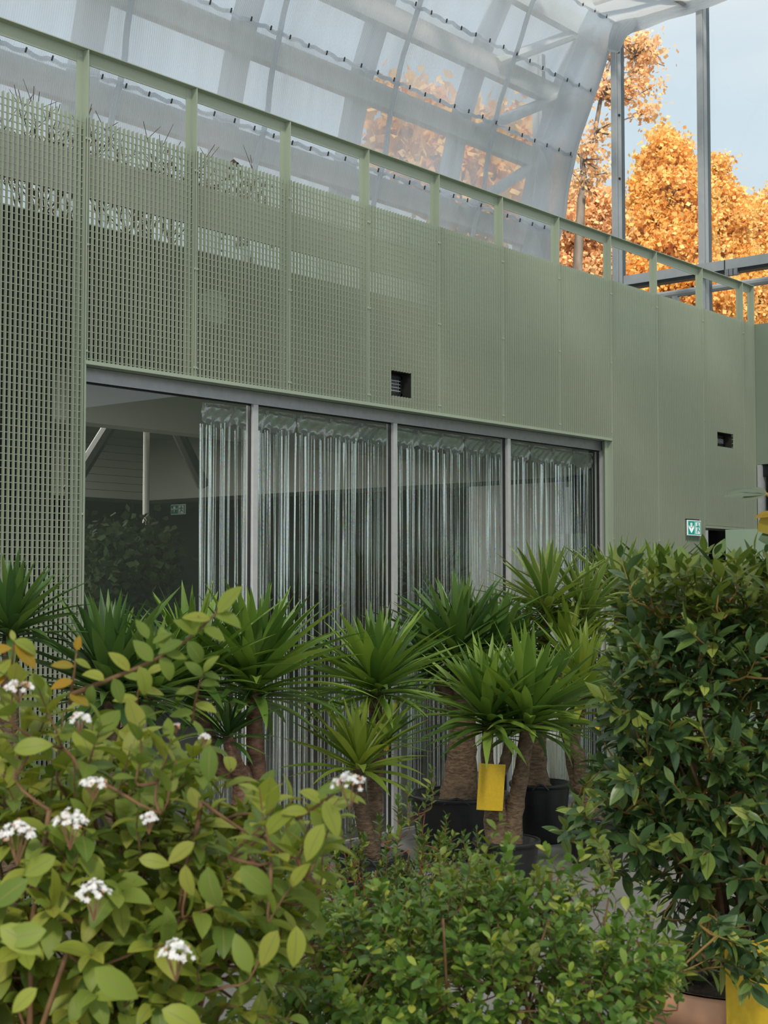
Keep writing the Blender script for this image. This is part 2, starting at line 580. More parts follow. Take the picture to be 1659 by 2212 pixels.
def link(name, me, parent=None, kind=None, label=None, matrix=None):
    o = bpy.data.objects.new(name, me)
    COL.objects.link(o)
    if parent is not None:
        o.parent = parent
        # parents sit unrotated; children keep world placement
        off = world_loc(parent)
        o.matrix_local = Matrix.Translation(-off) @ (matrix if matrix is not None else Matrix.Identity(4))
    elif matrix is not None:
        o.matrix_local = matrix
    if kind:
        o['kind'] = kind
    if label:
        o['label'] = label
    return o


def world_loc(o):
    v = Vector((0, 0, 0))
    while o is not None:
        v += o.location
        o = o.parent
    return v


def thing(name, label, cat, loc=(0, 0, 0), group=None):
    o = bpy.data.objects.new(name, None)
    o.empty_display_size = 0.1
    COL.objects.link(o)
    o.location = loc
    o['label'], o['category'] = label, cat
    if group:
        o['group'] = group
    return o


def tag(o, label, cat, group=None):
    o['label'], o['category'] = label, cat
    if group:
        o['group'] = group
    return o


def struct(o, label=None, cat=None):
    o['kind'] = 'structure'
    if label:
        o['label'] = label
    if cat:
        o['category'] = cat
    return o


def sempty(name, label, cat='wall', loc=(0, 0, 0)):
    o = thing(name, label, cat, loc)
    o['kind'] = 'structure'
    return o


# ------------------------------------------------------------------ setting: floor and ground
D = 7.21                                # facade plane
CORNER = at_y(1630, 700, D).x           # inner corner with the return wall
Z_TOP = at_y(190, 252, D).z             # top of the grating
Z_RAIL = at_y(190, 104, D).z
Z_HEAD = at_y(187, 782, D).z            # window head
POST_PX = [190, 425, 627, 797, 949, 1086, 1208, 1320, 1419, 1518, 1605, 1629]
POST_X = [at_y(p, 252 + (p - 190) * 0.311, D).x for p in POST_PX]
POST_X = [POST_X[0] - 1.8, POST_X[0] - 0.9] + POST_X
WIN_X0, WIN_X1 = POST_X[2], POST_X[9]
XG = 23.9                               # glazed gable plane

o = MB().box((-6, -16, -0.2), (XG + 0.3, 17.0, 0.0)).build('floor', CONCRETE)
struct(o, 'grey concrete floor under the potted plants', 'floor')
o = MB().box((XG + 0.3, -60, -0.5), (140, 110, -0.1)).add([(-60, 17.0, -0.1), (XG + 0.3, 17.0, -0.1), (XG + 0.3, 110, -0.1), (-60, 110, -0.1)], [(0, 1, 2, 3)]).build('ground', GRASS)
struct(o, 'leaf-strewn ground under the orange trees outside', 'ground')

# ------------------------------------------------------------------ setting: green grating facade
wall = sempty('wall_left', 'sage green metal grating facade with the big foil-curtained window', 'wall', (0, D, 0))
YB = D + 0.34
mb = MB()
mb.box((-6, YB, 0), (WIN_X0 + 0.02, YB + 0.12, 4.42))
mb.box((WIN_X0 + 0.02, YB, Z_HEAD + 0.02), (WIN_X1, YB + 0.12, 4.42))
DOOR2_X0, DOOR2_X1 = POST_X[11] + 0.01, POST_X[12]
Z_D2 = at_y(1523, 1138, D).z
mb.box((WIN_X1, YB, 0), (DOOR2_X0, YB + 0.12, 4.42))
mb.box((DOOR2_X0, YB, Z_D2), (CORNER, YB + 0.12, 4.42))
mb.box((DOOR2_X1, YB, 0), (CORNER, YB + 0.12, Z_D2))
mb.build('backing_wall', BACKWALL, wall)
MB().box((-6, YB + 0.12, 3.95), (CORNER + 3, D + 8.0, 4.42)).build('roof_slab', SLAB, wall)
zb1, zb0, zs1 = at_y(80, 300, D + 0.7).z, at_y(80, 396, D + 0.7).z, at_y(80, 466, D + 0.7).z
MB().box((-6, D + 0.7, zb0), (WIN_X1 - 1.5, D + 0.75, zb1)).box((-6, D + 0.64, 4.42), (CORNER, D + 0.7, zs1)).build('edge_beam', SLAB, wall)

PITCHB, BD, BT = 0.0353, 0.025, 0.0035
vent1 = (at_y(848, 820, D).x, at_y(893, 830, D).x, at_y(870, 857, D).z, at_y(870, 803, D).z)
vent2 = (at_y(1550, 950, D).x, at_y(1585, 955, D).x, at_y(1568, 966, D).z, at_y(1568, 935, D).z)
RODS = 0.043
bar_meshes = {}


def bar_mesh(h):
    k = round(h, 3)
    if k not in bar_meshes:
        me = MB().box((-BT / 2, 0, 0), (BT / 2, BD, k)).mesh('bar')
        me.materials.append(GREEN)
        bar_meshes[k] = me
    return bar_meshes[k]


for i in range(1, len(POST_X) - 1):
    x0, x1 = POST_X[i], POST_X[i + 1]
    k = i - 2                                   # bay index, 0 starts at the window's first post
    zlo = 0.03
    if 0 <= k <= 6:
        zlo = Z_HEAD + 0.012
    if k == 9:
        zlo = Z_D2 + 0.02
    n = max(2, round((x1 - x0) / PITCHB))
    xs = [x0 + (j + 0.5) * (x1 - x0) / n for j in range(n)]
    hole = vent1 if k == 3 else vent2 if k == 9 else None
    mb = MB()
    z = Z_TOP - 0.035
    while z > zlo + 0.01:
        if hole and hole[2] < z < hole[3]:
            mb.box((x0 + 0.004, D + 0.0195, z - 0.0028), (hole[0], D + 0.0248, z + 0.0028))
            mb.box((hole[1], D + 0.0195, z - 0.0028), (x1 - 0.004, D + 0.0248, z + 0.0028))
        else:
            mb.box((x0 + 0.004, D + 0.0195, z - 0.0028), (x1 - 0.004, D + 0.0248, z + 0.0028))
        z -= RODS
    for s in (x0 + 0.012, x1 - 0.012):           # fixing bolts at the panel's edges
        for q in range(3):
            zz = zlo + 0.06 + q * (Z_TOP - zlo - 0.2) / 2
            mb.box((s - 0.007, D - 0.003, zz - 0.007), (s + 0.007, D + 0.02, zz + 0.007))
    panel = mb.build('grating_panel', GREEN, wall)
    for x in xs:
        segs = [(zlo, Z_TOP)]
        if hole and hole[0] - 0.002 < x < hole[1] + 0.002:
            segs = [(zlo, hole[2]), (hole[3], Z_TOP)]
        for a, b in segs:
            link('bar', bar_mesh(b - a), panel, matrix=Matrix.Translation((x, D, a)))

# window head angle and side fin
MB().box((WIN_X0, D - 0.004, Z_HEAD - 0.012), (WIN_X1, D + 0.10, Z_HEAD + 0.012)).build('head_angle', GREEN, wall)
MB().box((WIN_X1 - 0.006, D, 0.02), (WIN_X1 + 0.002, D + 0.11, Z_HEAD)).build('side_fin', GREEN, wall)
MB().box((WIN_X0 - 0.002, D, 0.02), (WIN_X0 + 0.006, D + 0.11, Z_HEAD)).build('side_fin', GREEN, wall)
MB().box((DOOR2_X0, D - 0.004, Z_D2 - 0.01), (DOOR2_X1 + 0.01, D + 0.3, Z_D2 + 0.015)).build('head_angle', GREEN, wall)

# railing: tee posts that run down between the panels, tee top rail
rail = thing('guard_railing', 'sage green steel railing along the top of the grating facade', 'railing', (POST_X[0], D, Z_TOP))
mb = MB()
mb.box((POST_X[0], D - 0.004, Z_RAIL - 0.006), (CORNER, D + 0.062, Z_RAIL))
mb.box((POST_X[0], D + 0.052, Z_RAIL - 0.085), (CORNER, D + 0.060, Z_RAIL - 0.006))
mb.build('top_rail', GREEN, rail)
for i, x in enumerate(POST_X[1:]):
    mb = MB()
    zb = 0.0 if (i == 0 or i >= 8) else Z_HEAD + 0.012
    if i == 1:
        zb = 0.0
    mb.box((x - 0.004, D - 0.001, zb), (x + 0.004, D + 0.050, Z_RAIL - 0.007))
    mb.box((x - 0.052, D + 0.050, zb), (x + 0.048, D + 0.058, Z_RAIL - 0.007))
    p = mb.build('post', GREEN, rail)
    b = MB()
    b.lathe([(0.0, 0.004), (0.007, 0.004), (0.007, 0.0)], (0, 0, 0), 8)
    me = b.mesh('bolt')
    me.materials.append(STEEL)
    link('bolt', me, p, matrix=Matrix.Translation((x - 0.022, D + 0.0495, Z_RAIL - 0.045)) @ Matrix.Rotation(PI / 2, 4, 'X'))

# round cover behind the bars, seen as a patch in the second bay
c = at_y(466, 664, D + 0.03)
o = MB().lathe([(0.0, 0.004), (0.115, 0.004), (0.122, 0.0), (0.122, -0.05), (0.0, -0.05)], (0, 0, 0), 36).build('duct_cover', GREEN_FLAT)
o.matrix_local = Matrix.Translation((c.x, D + 0.032, c.z)) @ Matrix.Rotation(PI / 2, 4, 'X')
tag(o, 'round sage green duct cover fixed behind the grating bars', 'duct cover')


# recessed air grilles
def air_grille(hole, label):
    x0, x1, z0, z1 = hole
    g = thing('air_grille', label, 'vent', ((x0 + x1) / 2, D + 0.03, z0))
    mb = MB()
    yb = D + 0.14
    mb.box((x0 - 0.004, D + 0.026, z0 - 0.02), (x0 + 0.006, yb, z1 + 0.02))
    mb.box((x1 - 0.006, D + 0.026, z0 - 0.02), (x1 + 0.02, yb, z1 + 0.02))
    mb.box((x0, D + 0.026, z1), (x1, yb, z1 + 0.02))
    mb.box((x0, D + 0.026, z0 - 0.02), (x1, yb, z0))
    mb.box((x0, yb, z0 - 0.02), (x1 + 0.02, yb + 0.01, z1 + 0.02))
    mb.build('housing', pm_dark, g)
    fr = MB()
    a, b = x0 + 0.02, x1 - 0.02
    yy = D + 0.10
    fr.box((a, yy, z0 + 0.02), (b, yy + 0.02, z0 + 0.045))
    fr.box((a, yy, z1 - 0.045), (b, yy + 0.02, z1 - 0.02))
    fr.box((a, yy, z0 + 0.02), (a + 0.02, yy + 0.02, z1 - 0.02))
    fr.box((b - 0.02, yy, z0 + 0.02), (b, yy + 0.02, z1 - 0.02))
    fr.build('frame', POTBLACK, g)
    for q in range(4):
        zz = z0 + 0.06 + q * (z1 - z0 - 0.12) / 3
        MB().box((a, yy + 0.004, zz - 0.003), (b, yy + 0.012, zz + 0.003)).build('louvre', STEEL, g)
    vb = MB()
    for q in range(9):
        xx = a + 0.03 + q * (b - a - 0.06) / 8
        vb.box((xx - 0.002, yy + 0.014, z0 + 0.03), (xx + 0.002, yy + 0.02, z1 - 0.03))
    vb.build('upright_vanes', STEEL, g)
    return g


pm_dark = pmat('vent_housing', (0.018, 0.017, 0.015), (0.03, 0.028, 0.024), 10, 0.7)
air_grille(vent1, 'black recessed air grille above the foil curtains')
air_grille(vent2, 'black recessed air grille above the low doorway near the corner')

# ------------------------------------------------------------------ setting: big window, doorway, return wall
win = sempty('window_1', 'wide aluminium-framed window with foil fringe curtains behind the glass', 'window', (WIN_X0, D + 0.12, 0))
YW = D + 0.115
ZW0 = 0.04
MB().box((WIN_X0, YW, Z_HEAD - 0.10), (WIN_X1 - 0.02, YW + 0.07, Z_HEAD - 0.012)).box((WIN_X0, YW - 0.012, Z_HEAD - 0.105), (WIN_X1 - 0.02, YW, Z_HEAD - 0.095)).build('head_rail', ALU, win)
MB().box((WIN_X0, YW, 0.0), (WIN_X1 - 0.02, YW + 0.07, 0.06)).build('sill_rail', ALU, win)
xr = at_y(1304, 1000, YW).x
MB().box((xr - 0.05, YW - 0.01, 0.06), (xr, YW + 0.07, Z_HEAD - 0.10)).build('jamb', ALU_L, win)
MB().box((xr, YW + 0.01, 0.06), (WIN_X1 - 0.006, YW + 0.07, Z_HEAD - 0.02)).build('jamb_gasket', DARK, win)
MB().box((WIN_X0, YW, 0.06), (WIN_X0 + 0.05, YW + 0.07, Z_HEAD - 0.10)).build('jamb', ALU, win)
MUL = [at_y(p, 1050, YW).x for p in (551, 853, 1099)]
edges = [WIN_X0 + 0.05]
for x in MUL:
    MB().box((x - 0.024, YW - 0.006, 0.06), (x + 0.024, YW + 0.07, Z_HEAD - 0.10)).build('mullion', ALU_L, win)
    edges += [x - 0.024, x + 0.024]
edges.append(xr - 0.05)
for a, b in zip(edges[0::2], edges[1::2]):
    MB().box((a, YW + 0.030, 0.06), (b, YW + 0.034, Z_HEAD - 0.10)).build('pane', GLASS, win)
    g = MB()
    for (p, q) in (((a, 0.06), (a + 0.008, Z_HEAD - 0.1)), ((b - 0.008, 0.06), (b, Z_HEAD - 0.1)), ((a, Z_HEAD - 0.112), (b, Z_HEAD - 0.1))):
        g.box((p[0], YW + 0.02, p[1]), (q[0], YW + 0.045, q[1]))
    g.build('gasket', DARK, win)

dr2 = sempty('door_2', 'low dark doorway in the grating beside the green exit sign', 'doorway', (DOOR2_X0, D + 0.3, 0))
MB().box((DOOR2_X0, D + 0.9, 0), (DOOR2_X1, D + 0.94, Z_D2)).build('dark_opening_sheet', ROOM_DARK, dr2)  # dark sheet stands in for the unlit interior of the doorway
xm = at_y(1552, 1180, D + 0.4).x
MB().box((xm, D + 0.42, 0), (xm + 0.08, D + 0.5, Z_D2 - 0.1)).build('jamb', WHITE, dr2)

wr = sempty('wall_right', 'plain sage green return wall meeting the grating facade at the corner', 'wall', (CORNER, D, 0))
DZ = at_x(1641, 1003, CORNER).z
DY0 = at_x(1636, 1050, CORNER).y
mb = MB()
mb.box((CORNER + 0.01, DY0, 0), (CORNER + 0.2, D + 0.34, Z_TOP))
mb.box((CORNER + 0.01, DY0 - 2.4, DZ), (CORNER + 0.2, DY0, Z_TOP))
mb.box((CORNER + 0.01, -16, 0), (CORNER + 0.2, DY0 - 2.4, Z_TOP))
mb.build('wall_panel', GREEN_FLAT, wr)
dr1 = sempty('door_1', 'tall glazed door with grey frame in the plain green wall', 'door', (CORNER, DY0, 0))
DJ = DY0 - at_x(1645, 1050, CORNER).y
MB().box((CORNER - 0.005, DY0 - DJ, 0), (CORNER + 0.10, DY0 - 0.004, DZ - 0.005)).build('jamb', ALU_L, dr1)
MB().box((CORNER + 0.04, DY0 - 2.4, DZ - 0.14), (CORNER + 0.10, DY0 - DJ, DZ - 0.005)).build('head', DARK, dr1)
MB().box((CORNER + 0.06, DY0 - 2.4, 0), (CORNER + 0.07, DY0 - DJ, DZ - 0.14)).build('pane', GLASS, dr1)
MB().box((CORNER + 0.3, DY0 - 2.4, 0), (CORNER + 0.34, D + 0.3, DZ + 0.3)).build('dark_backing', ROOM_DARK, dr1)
lp = at_y(1607, 1147, 6.4)
o = MB().box((lp.x - 0.1, 2.0, 0.0), (lp.x, 6.55, at_d(1640, 1147, 14.6).z)).build('low_partition', PALE_GREEN)
tag(o, 'pale green low partition standing before the tall glazed door', 'partition')

# ------------------------------------------------------------------ room behind the window
RX1 = POST_X[9] - 0.02
RXE = at_y(1292, 1030, D + 0.55).x
RYB = at_x(320, 1083, RXE).y
room = sempty('wall_interior', 'pale room interior seen through the window glass', 'room', (WIN_X0, D + 1, 0))
ZB = at_x(320, 1081, RXE).z
RX0 = -6.0
MB().box((RX0, RYB, ZB), (RXE, RYB + 0.1, 3.95)).box((RXE, D + 0.46, ZB), (RXE + 0.1, RYB, 3.95)).build('upper_wall', PLASTER, room)
MB().box((RX0, RYB + 1.2, 0), (RXE + 1.5, RYB + 1.3, ZB)).box((RXE + 1.2, D + 2.0, 0), (RXE + 1.3, RYB + 1.2, ZB)).box((RX0, RYB, ZB - 0.05), (RXE + 1.3, RYB + 1.3, ZB)).box((RXE, D + 0.46, ZB - 0.05), (RXE + 1.3, RYB, ZB)).build('dark_recess', ROOM_DARK, room)  # near-black surfaces stand in for unlit openings
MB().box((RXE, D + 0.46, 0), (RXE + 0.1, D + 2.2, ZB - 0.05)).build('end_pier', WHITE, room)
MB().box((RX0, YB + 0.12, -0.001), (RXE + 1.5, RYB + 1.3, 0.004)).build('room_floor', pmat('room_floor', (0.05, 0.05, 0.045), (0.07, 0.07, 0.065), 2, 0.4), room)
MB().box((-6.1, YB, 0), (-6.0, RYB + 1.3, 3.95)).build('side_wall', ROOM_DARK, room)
BY = D + 3.0
zb_ = at_y(187, 912, BY).z
MB().box((RX0, BY, zb_), (RXE, BY + 0.25, 3.95)).build('ceiling_beam', WHITE, room)
pc = at_y(319, 1000, BY + 0.4)
MB().tube([(pc.x, BY + 0.42, 0.0), (pc.x, BY + 0.42, 3.9)], 0.032, 12).build('column', PLASTER, room)
for (a, b) in (((312, 800), (150, 1060)), ((345, 850), (440, 1050))):
    MB().tube([at_y(*a, BY + 1.2), at_y(*b, BY + 1.2)], 0.07, 8).build('brace', pm_dark, room)
mbx = MB()
for q in range(9):
    mbx.box((RX0, RYB - 0.006, ZB + 0.1 + q * 0.1), (RXE, RYB, ZB + 0.104 + q * 0.1))
mbx.build('board_joints', ROOM_DARK, room)
MB().box((at_y(1130, 1700, D + 1.2).x, D + 1.1, 0.02), (at_y(1260, 1700, D + 1.2).x, D + 1.6, 0.42)).build('white_plinth', WHITE, room)


# ------------------------------------------------------------------ exit signs
def exit_sign(label, o_, ex, w, h, mg, mw):
    """o_ lower-left corner on the wall, ex along the sign"""
    ex = Vector(ex)
    ey = Vector((0, 0, 1))
    nn = ex.cross(ey)
    s = thing('exit_sign', label, 'sign', o_)
    o_ = Vector(o_)
    q = MB()
    q.prism([(0, 0), (w, 0), (w, h), (0, h)], o_ + nn * 0.023, ex, ey, 0.012)
    q.build('case', mw, s)
    f = o_ + nn * 0.0352
    b = 0.008 * w / 0.26
    q = MB()
    q.prism([(b, b), (w * 0.5 - b * .4, b), (w * 0.5 - b * .4, h - b), (b, h - b)], f, ex, ey, 0.002)
    q.prism([(w * 0.5 + b * .4, b), (w - b, b), (w - b, h - b), (w * 0.5 + b * .4, h - b)], f, ex, ey, 0.002)
    q.build('green_field', mg, s)
    f = o_ + nn * 0.0375
    cx = w * 0.255
    q = MB()
    q.prism([(cx - .018 * w / .26, h * .52), (cx + .018 * w / .26, h * .52), (cx + .018 * w / .26, h * .82), (cx - .018 * w / .26, h * .82)], f, ex, ey, 0.002)
    q.prism([(cx, h * .14), (cx + .05 * w / .26, h * .52), (cx, h * .45), (cx - .05 * w / .26, h * .52)], f, ex, ey, 0.002)
    for sg in (-1, 1):
        q.prism([(cx, h * .14), (cx + sg * .052 * w / .26, h * .50), (cx + sg * .052 * w / .26, h * .66), (cx + sg * .012 * w / .26, h * .48)], f, ex, ey, 0.002)
    q.build('arrow', mw, s)
    x0, x1 = w * .56, w * .90
    q = MB()
    q.prism([(x0, h * .10), (x1, h * .10), (x1, h * .88), (x0, h * .88)], f, ex, ey, 0.002)
    q.build('door_symbol', mw, s)
    f = o_ + nn * 0.0395
    q = MB()
    u = w / 0.26

    def limb(a, b, t):
        a, b = Vector((*a, 0)), Vector((*b, 0))
        d = (b - a).normalized()
        p = Vector((-d.y, d.x, 0)) * t / 2
        q.prism([tuple((a - p).xy), tuple((b - p).xy), tuple((b + p).xy), tuple((a + p).xy)], f, ex, ey, 0.002)
    mx_, t = (x0 + x1) / 2, 0.012 * u
    hx, hy = mx_ + .002 * u, h * .77
    q.prism([(hx + .011 * u * math.cos(k * PI / 5), hy + .011 * u * math.sin(k * PI / 5)) for k in range(10)], f, ex, ey, 0.002)
    limb((mx_, h * .68), (mx_ + .004 * u, h * .42), t * 1.5)
    limb((mx_, h * .66), (mx_ - .028 * u, h * .56), t * .8)
    limb((mx_ - .028 * u, h * .56), (mx_ - .036 * u, h * .62), t * .7)
    limb((mx_ + .002 * u, h * .66), (mx_ + .028 * u, h * .62), t * .8)
    limb((mx_ + .028 * u, h * .62), (mx_ + .034 * u, h * .50), t * .7)
    limb((mx_ + .004 * u, h * .44), (mx_ - .014 * u, h * .28), t)
    limb((mx_ - .014 * u, h * .28), (mx_ - .022 * u, h * .14), t * .9)
    limb((mx_ + .004 * u, h * .44), (mx_ + .022 * u, h * .32), t)
    limb((mx_ + .022 * u, h * .32), (mx_ + .036 * u, h * .30), t * .9)
    q.build('running_figure', mg, s)
    return s


a, b = at_y(1484.5, 1156, D - 0.03), at_y(1513, 1159, D - 0.03)
zt = at_y(1484.5, 1123, D - 0.03).z
s = exit_sign('lit green and white exit sign with arrow and running figure on the grating wall', (a.x, D - 0.002, a.z), (1, 0, 0), b.x - a.x, zt - a.z, SIGN_G, SIGN_W)
MB().box((a.x + 0.01, D - 0.03, zt + 0.001), (b.x - 0.02, D - 0.002, zt + 0.012)).build('mounting_bracket', DARK, s)
a, b = at_x(371, 1112, RXE - 0.04), at_x(402, 1112, RXE - 0.04)
exit_sign('exit sign in darkened colours high in the dim room behind the window', (RXE - 0.02, a.y, a.z), (0, -1, 0), a.y - b.y, 0.13, SIGN_GD, SIGN_WD)


# ------------------------------------------------------------------ foil fringe curtains
YC = D + 0.27
CUR_PX = [433, 640, 845, 1003, 1145, 1280]
CUR_LABEL = ['silver foil fringe curtain hung beside the uncurtained glass, across the first mullion', 'silver foil fringe curtain filling most of the second pane',
             'silver foil fringe curtain just past the second mullion, in the third pane', 'silver foil fringe curtain hanging across the third mullion', 'silver foil fringe curtain ending beside the bare end wall']
cx_list = [at_y(p, 950, YC).x for p in CUR_PX]
rc = random.Random(11)
for i in range(len(cx_list) - 1):
    x0, x1 = cx_list[i] + 0.01, cx_list[i + 1] - 0.005
    ztop = Z_HEAD - 0.10 - rc.uniform(0, 0.02)
    cur = thing('foil_fringe_curtain', CUR_LABEL[i], 'curtain', ((x0 + x1) / 2, YC, ztop), 'foil fringe curtains')
    # header: a band that sags between its hooks
    nx, nzz = 60, 8
    V, Q, UV = [], [], []
    hooks = 3
    hh = 0.13
    for a_ in range(nx + 1):
        t = a_ / nx
        ph = abs(math.sin(PI * t * hooks))
        for b_ in range(nzz + 1):
            v = b_ / nzz
            sag = 0.05 * ph * v * v
            bulge = 0.018 * ph * math.sin(v * PI * 2.2) + 0.006 * math.sin(t * 71 + v * 9)
            V.append((x0 + (x1 - x0) * t, YC - bulge, ztop - hh * v - sag))
    for a_ in range(nx):
        for b_ in range(nzz):
            p = a_ * (nzz + 1) + b_
            Q.append((p, p + 1, p + nzz + 2, p + nzz + 1))
    MB().add(V, Q).build('header', FOILC, cur, smooth=True)
    for q in range(hooks + 1):
        hx = min(max(x0 + (x1 - x0) * q / hooks, x0 + 0.03), x1 - 0.03)
        MB().lathe([(0.006, 0.0), (0.014, 0.002), (0.014, 0.006), (0.006, 0.006)], (0, 0, 0), 10).build('eyelet', STEEL, cur).matrix_local = Matrix.Translation(Vector((hx, YC - 0.012, ztop - 0.02)) - Vector(cur.location)) @ Matrix.Rotation(PI / 2, 4, 'X')
    # strips
    mb, mc = MB(), MB()
    x = x0
    while x < x1 - 0.01:
        w = rc.choice((0.005, 0.007, 0.009, 0.012, 0.018))
        sheer = rc.random() < 0.38
        zb = 0.10 + rc.uniform(0, 0.12)
        n = 22
        zs = ztop - hh - rc.uniform(0.0, 0.05)
        y0 = YC + rc.uniform(-0.03, 0.03)
        a0 = rc.uniform(-1.2, 1.2)
        tw = rc.uniform(-2.6, 2.6)
        fold = rc.uniform(0.2, 0.8)
        V, Q = [], []
        for k in range(n + 1):
            t = k / n
            zz = zs + (zb - zs) * t
            an = a0 * min(1, t * 4) + tw * t + 0.35 * math.sin(t * rc.uniform(6, 8) + a0 * 5)
            c_, s_ = math.cos(an), math.sin(an)
            cxx = x + w / 2 + 0.006 * math.sin(t * 5 + a0 * 9)
            for m_, dz in ((-0.5, 0), (0, fold), (0.5, 0)):
                V.append((cxx + w * (m_ * c_ - dz * 0.4 * s_), y0 + w * (m_ * s_ + dz * 0.4 * c_), zz))
        for k in range(n):
            p = k * 3
            Q += [(p, p + 3, p + 4, p + 1), (p + 1, p + 4, p + 5, p + 2)]
        (mc if sheer else mb).add(V, Q)
        x += w * rc.uniform(0.7, 1.3) + rc.choice((0.0, 0.004, 0.008, 0.018))
    mb.build('foil_strips', FOIL, cur, smooth=False, kind='stuff')
    mc.build('sheer_strips', FOILC, cur, smooth=False, kind='stuff')

# ------------------------------------------------------------------ translucent membrane hall and its frame
EDGE_PX = [(1333, 59), (1315, 98), (1294, 163), (1279, 203), (1259, 267), (1247, 301), (1236, 340), (1226, 387), (1215, 467), (1205, 505), (1192, 560)]
prof = [(at_x(*p, XG).y, at_x(*p, XG).z) for p in EDGE_PX]
prof[0] = (prof[0][0] - 0.05, prof[0][1])
last = prof[-1]
prof += [(last[0] + 0.25, last[1] - 1.6), (last[0] + 0.35, last[1] - 3.2), (last[0] + 0.4, 0.0)]
pk = [0, 3, 6, 9, 11, 12, 13]              # profile indices where seams run


def interp_prof(i0, i1, n):
    seg = prof[i0:i1 + 1]
    ln = [0]
    for a, b in zip(seg, seg[1:]):
        ln.append(ln[-1] + math.hypot(b[0] - a[0], b[1] - a[1]))
    res = []
    for k in range(n + 1):
        s_ = ln[-1] * k / n
        for j in range(len(seg) - 1):
            if s_ <= ln[j + 1] + 1e-9:
                f = (s_ - ln[j]) / max(1e-9, ln[j + 1] - ln[j])
                res.append((seg[j][0] + (seg[j + 1][0] - seg[j][0]) * f, seg[j][1] + (seg[j + 1][1] - seg[j][1]) * f))
                break
    return res


y2 = prof[6][0]
rib1, rib2 = at_y(600, 72, y2).x, at_y(1065, 272, y2).x
step = (rib2 - rib1) / 2
ribs = [XG]
x = rib2
while x > -4:
    ribs.append(x)
    x -= step
mem = sempty('wall_back', 'tall translucent membrane wall behind the railing with seams and ties', 'wall', (XG, prof[0][0], 0))
rm = random.Random(5)
NXC, NZC = 14, 10
for bi in range(len(ribs) - 1):
    xa, xb = ribs[bi + 1], ribs[bi]
    for si in range(len(pk) - 1):
        pts = interp_prof(pk[si], pk[si + 1], NZC)
        V, Q = [], []
        sd = rm.uniform(0, 50)
        for i in range(NXC + 1):
            u = i / NXC
            for j, (y, z) in enumerate(pts):
                v = j / NZC
                puff = 0.09 * math.sin(PI * u) ** 0.7 * math.sin(PI * v) ** 0.7 if 0 < u < 1 and 0 < v < 1 else 0
                wr_ = 0.03 * mnoise.noise(Vector((u * 9 + sd, v * 1.3, 0))) * math.sin(PI * u) * math.sin(PI * v)
                V.append((xa + (xb - xa) * u, y - puff - wr_, z - 0.2 * puff))
        for i in range(NXC):
            for j in range(NZC):
                p = i * (NZC + 1) + j
                Q.append((p, p + 1, p + NZC + 2, p + NZC + 1))
        MB().add(V, Q).build('membrane_panel', FABRIC, mem, smooth=True)
# seams: hemmed cords along the hall and down each rib
ties = MB()
for k in pk[:5]:
    y, z = prof[k]
    pts = [(x, y - 0.03 + 0.012 * math.sin(x * 9), z + 0.02 * math.sin(x * 17)) for x in np.arange(-4, XG + 0.01, 0.11)]
    MB().tube(pts, 0.035, 6).build('seam', FABRIC_D, mem, smooth=True)
    x = -4.0
    while x < XG - 0.1:
        zz = z + 0.02 * math.sin(x * 17)
        ties.bar((x, y - 0.075, zz - 0.035), (x + 0.02, y - 0.075, zz + 0.035), 0.018, 0.018)
        x += 0.42
for x in ribs:
    pts = [(x + 0.015 * math.sin(z * 5), y - 0.03, z) for (y, z) in interp_prof(0, 12, 40)]
    MB().tube(pts, 0.045 if x < XG else 0.05, 6).build('rib_seam', FABRIC_D, mem, smooth=True)
ties.build('ties', TIE, mem, kind='stuff')
# doubled hem beside the gable
V, Q = [], []
pts = interp_prof(0, 12, 40)
for j, (y, z) in enumerate(pts):
    for q, dx in enumerate((-1.15, -0.75, -0.35, 0.0)):
        V.append((XG + dx, y - 0.05 + 0.03 * math.sin(q * 2.2 + z * 2), z))
for j in range(40):
    for q in range(3):
        p = j * 4 + q
        Q.append((p, p + 4, p + 5, p + 1))
MB().add(V, Q).build('gable_hem', FABRIC_D, mem, smooth=True)
# steel outside the sheet
OUT = 0.55
for k in pk[:6]:
    y, z = prof[k]
    MB().bar((-5, y + OUT, z - 0.05), (XG, y + OUT, z - 0.05), 0.18, 0.40).build('purlin_beam', STEEL, mem)
for x in ribs:
    pts = interp_prof(0, 13, 16)
    mb = MB()
    for (a, b) in zip(pts, pts[1:]):
        mb.bar((x - 0.10, a[0] + OUT + 0.2, a[1]), (x - 0.10, b[0] + OUT + 0.2, b[1]), 0.38, 0.2, up=(0, 1, 0.01))
    mb.build('rib_beam', STEEL, mem)
    mb = MB()
    for (a, b) in zip(pts, pts[1:]):
        mb.bar((x + 0.42, a[0] + OUT + 0.6, a[1]), (x + 0.42, b[0] + OUT + 0.6, b[1]), 0.10, 0.1, up=(0, 1, 0.01))
    mb.build('gutter_pipe', STEEL, mem)
for (ka, kb) in ((0, 3), (3, 6), (6, 9)):
    (ya, za), (yb, zb) = prof[ka], prof[kb]
    MB().tube([(XG - 0.3, ya + 0.45, za), (ribs[1] + 0.1, yb + 0.45, zb)], 0.11, 8).build('brace', STEEL, mem)

# membrane roof turning in from the knee
ceil = sempty('ceiling', 'translucent membrane roof edge rolled along the top of the gable', 'ceiling', (XG, prof[0][0], prof[0][1]))
ky, kz = prof[0]


def roof_z(y):
    return kz + 1.1 * math.sin(PI * (ky - y) / 30.0) ** 2 + 0.02 * (ky - y)


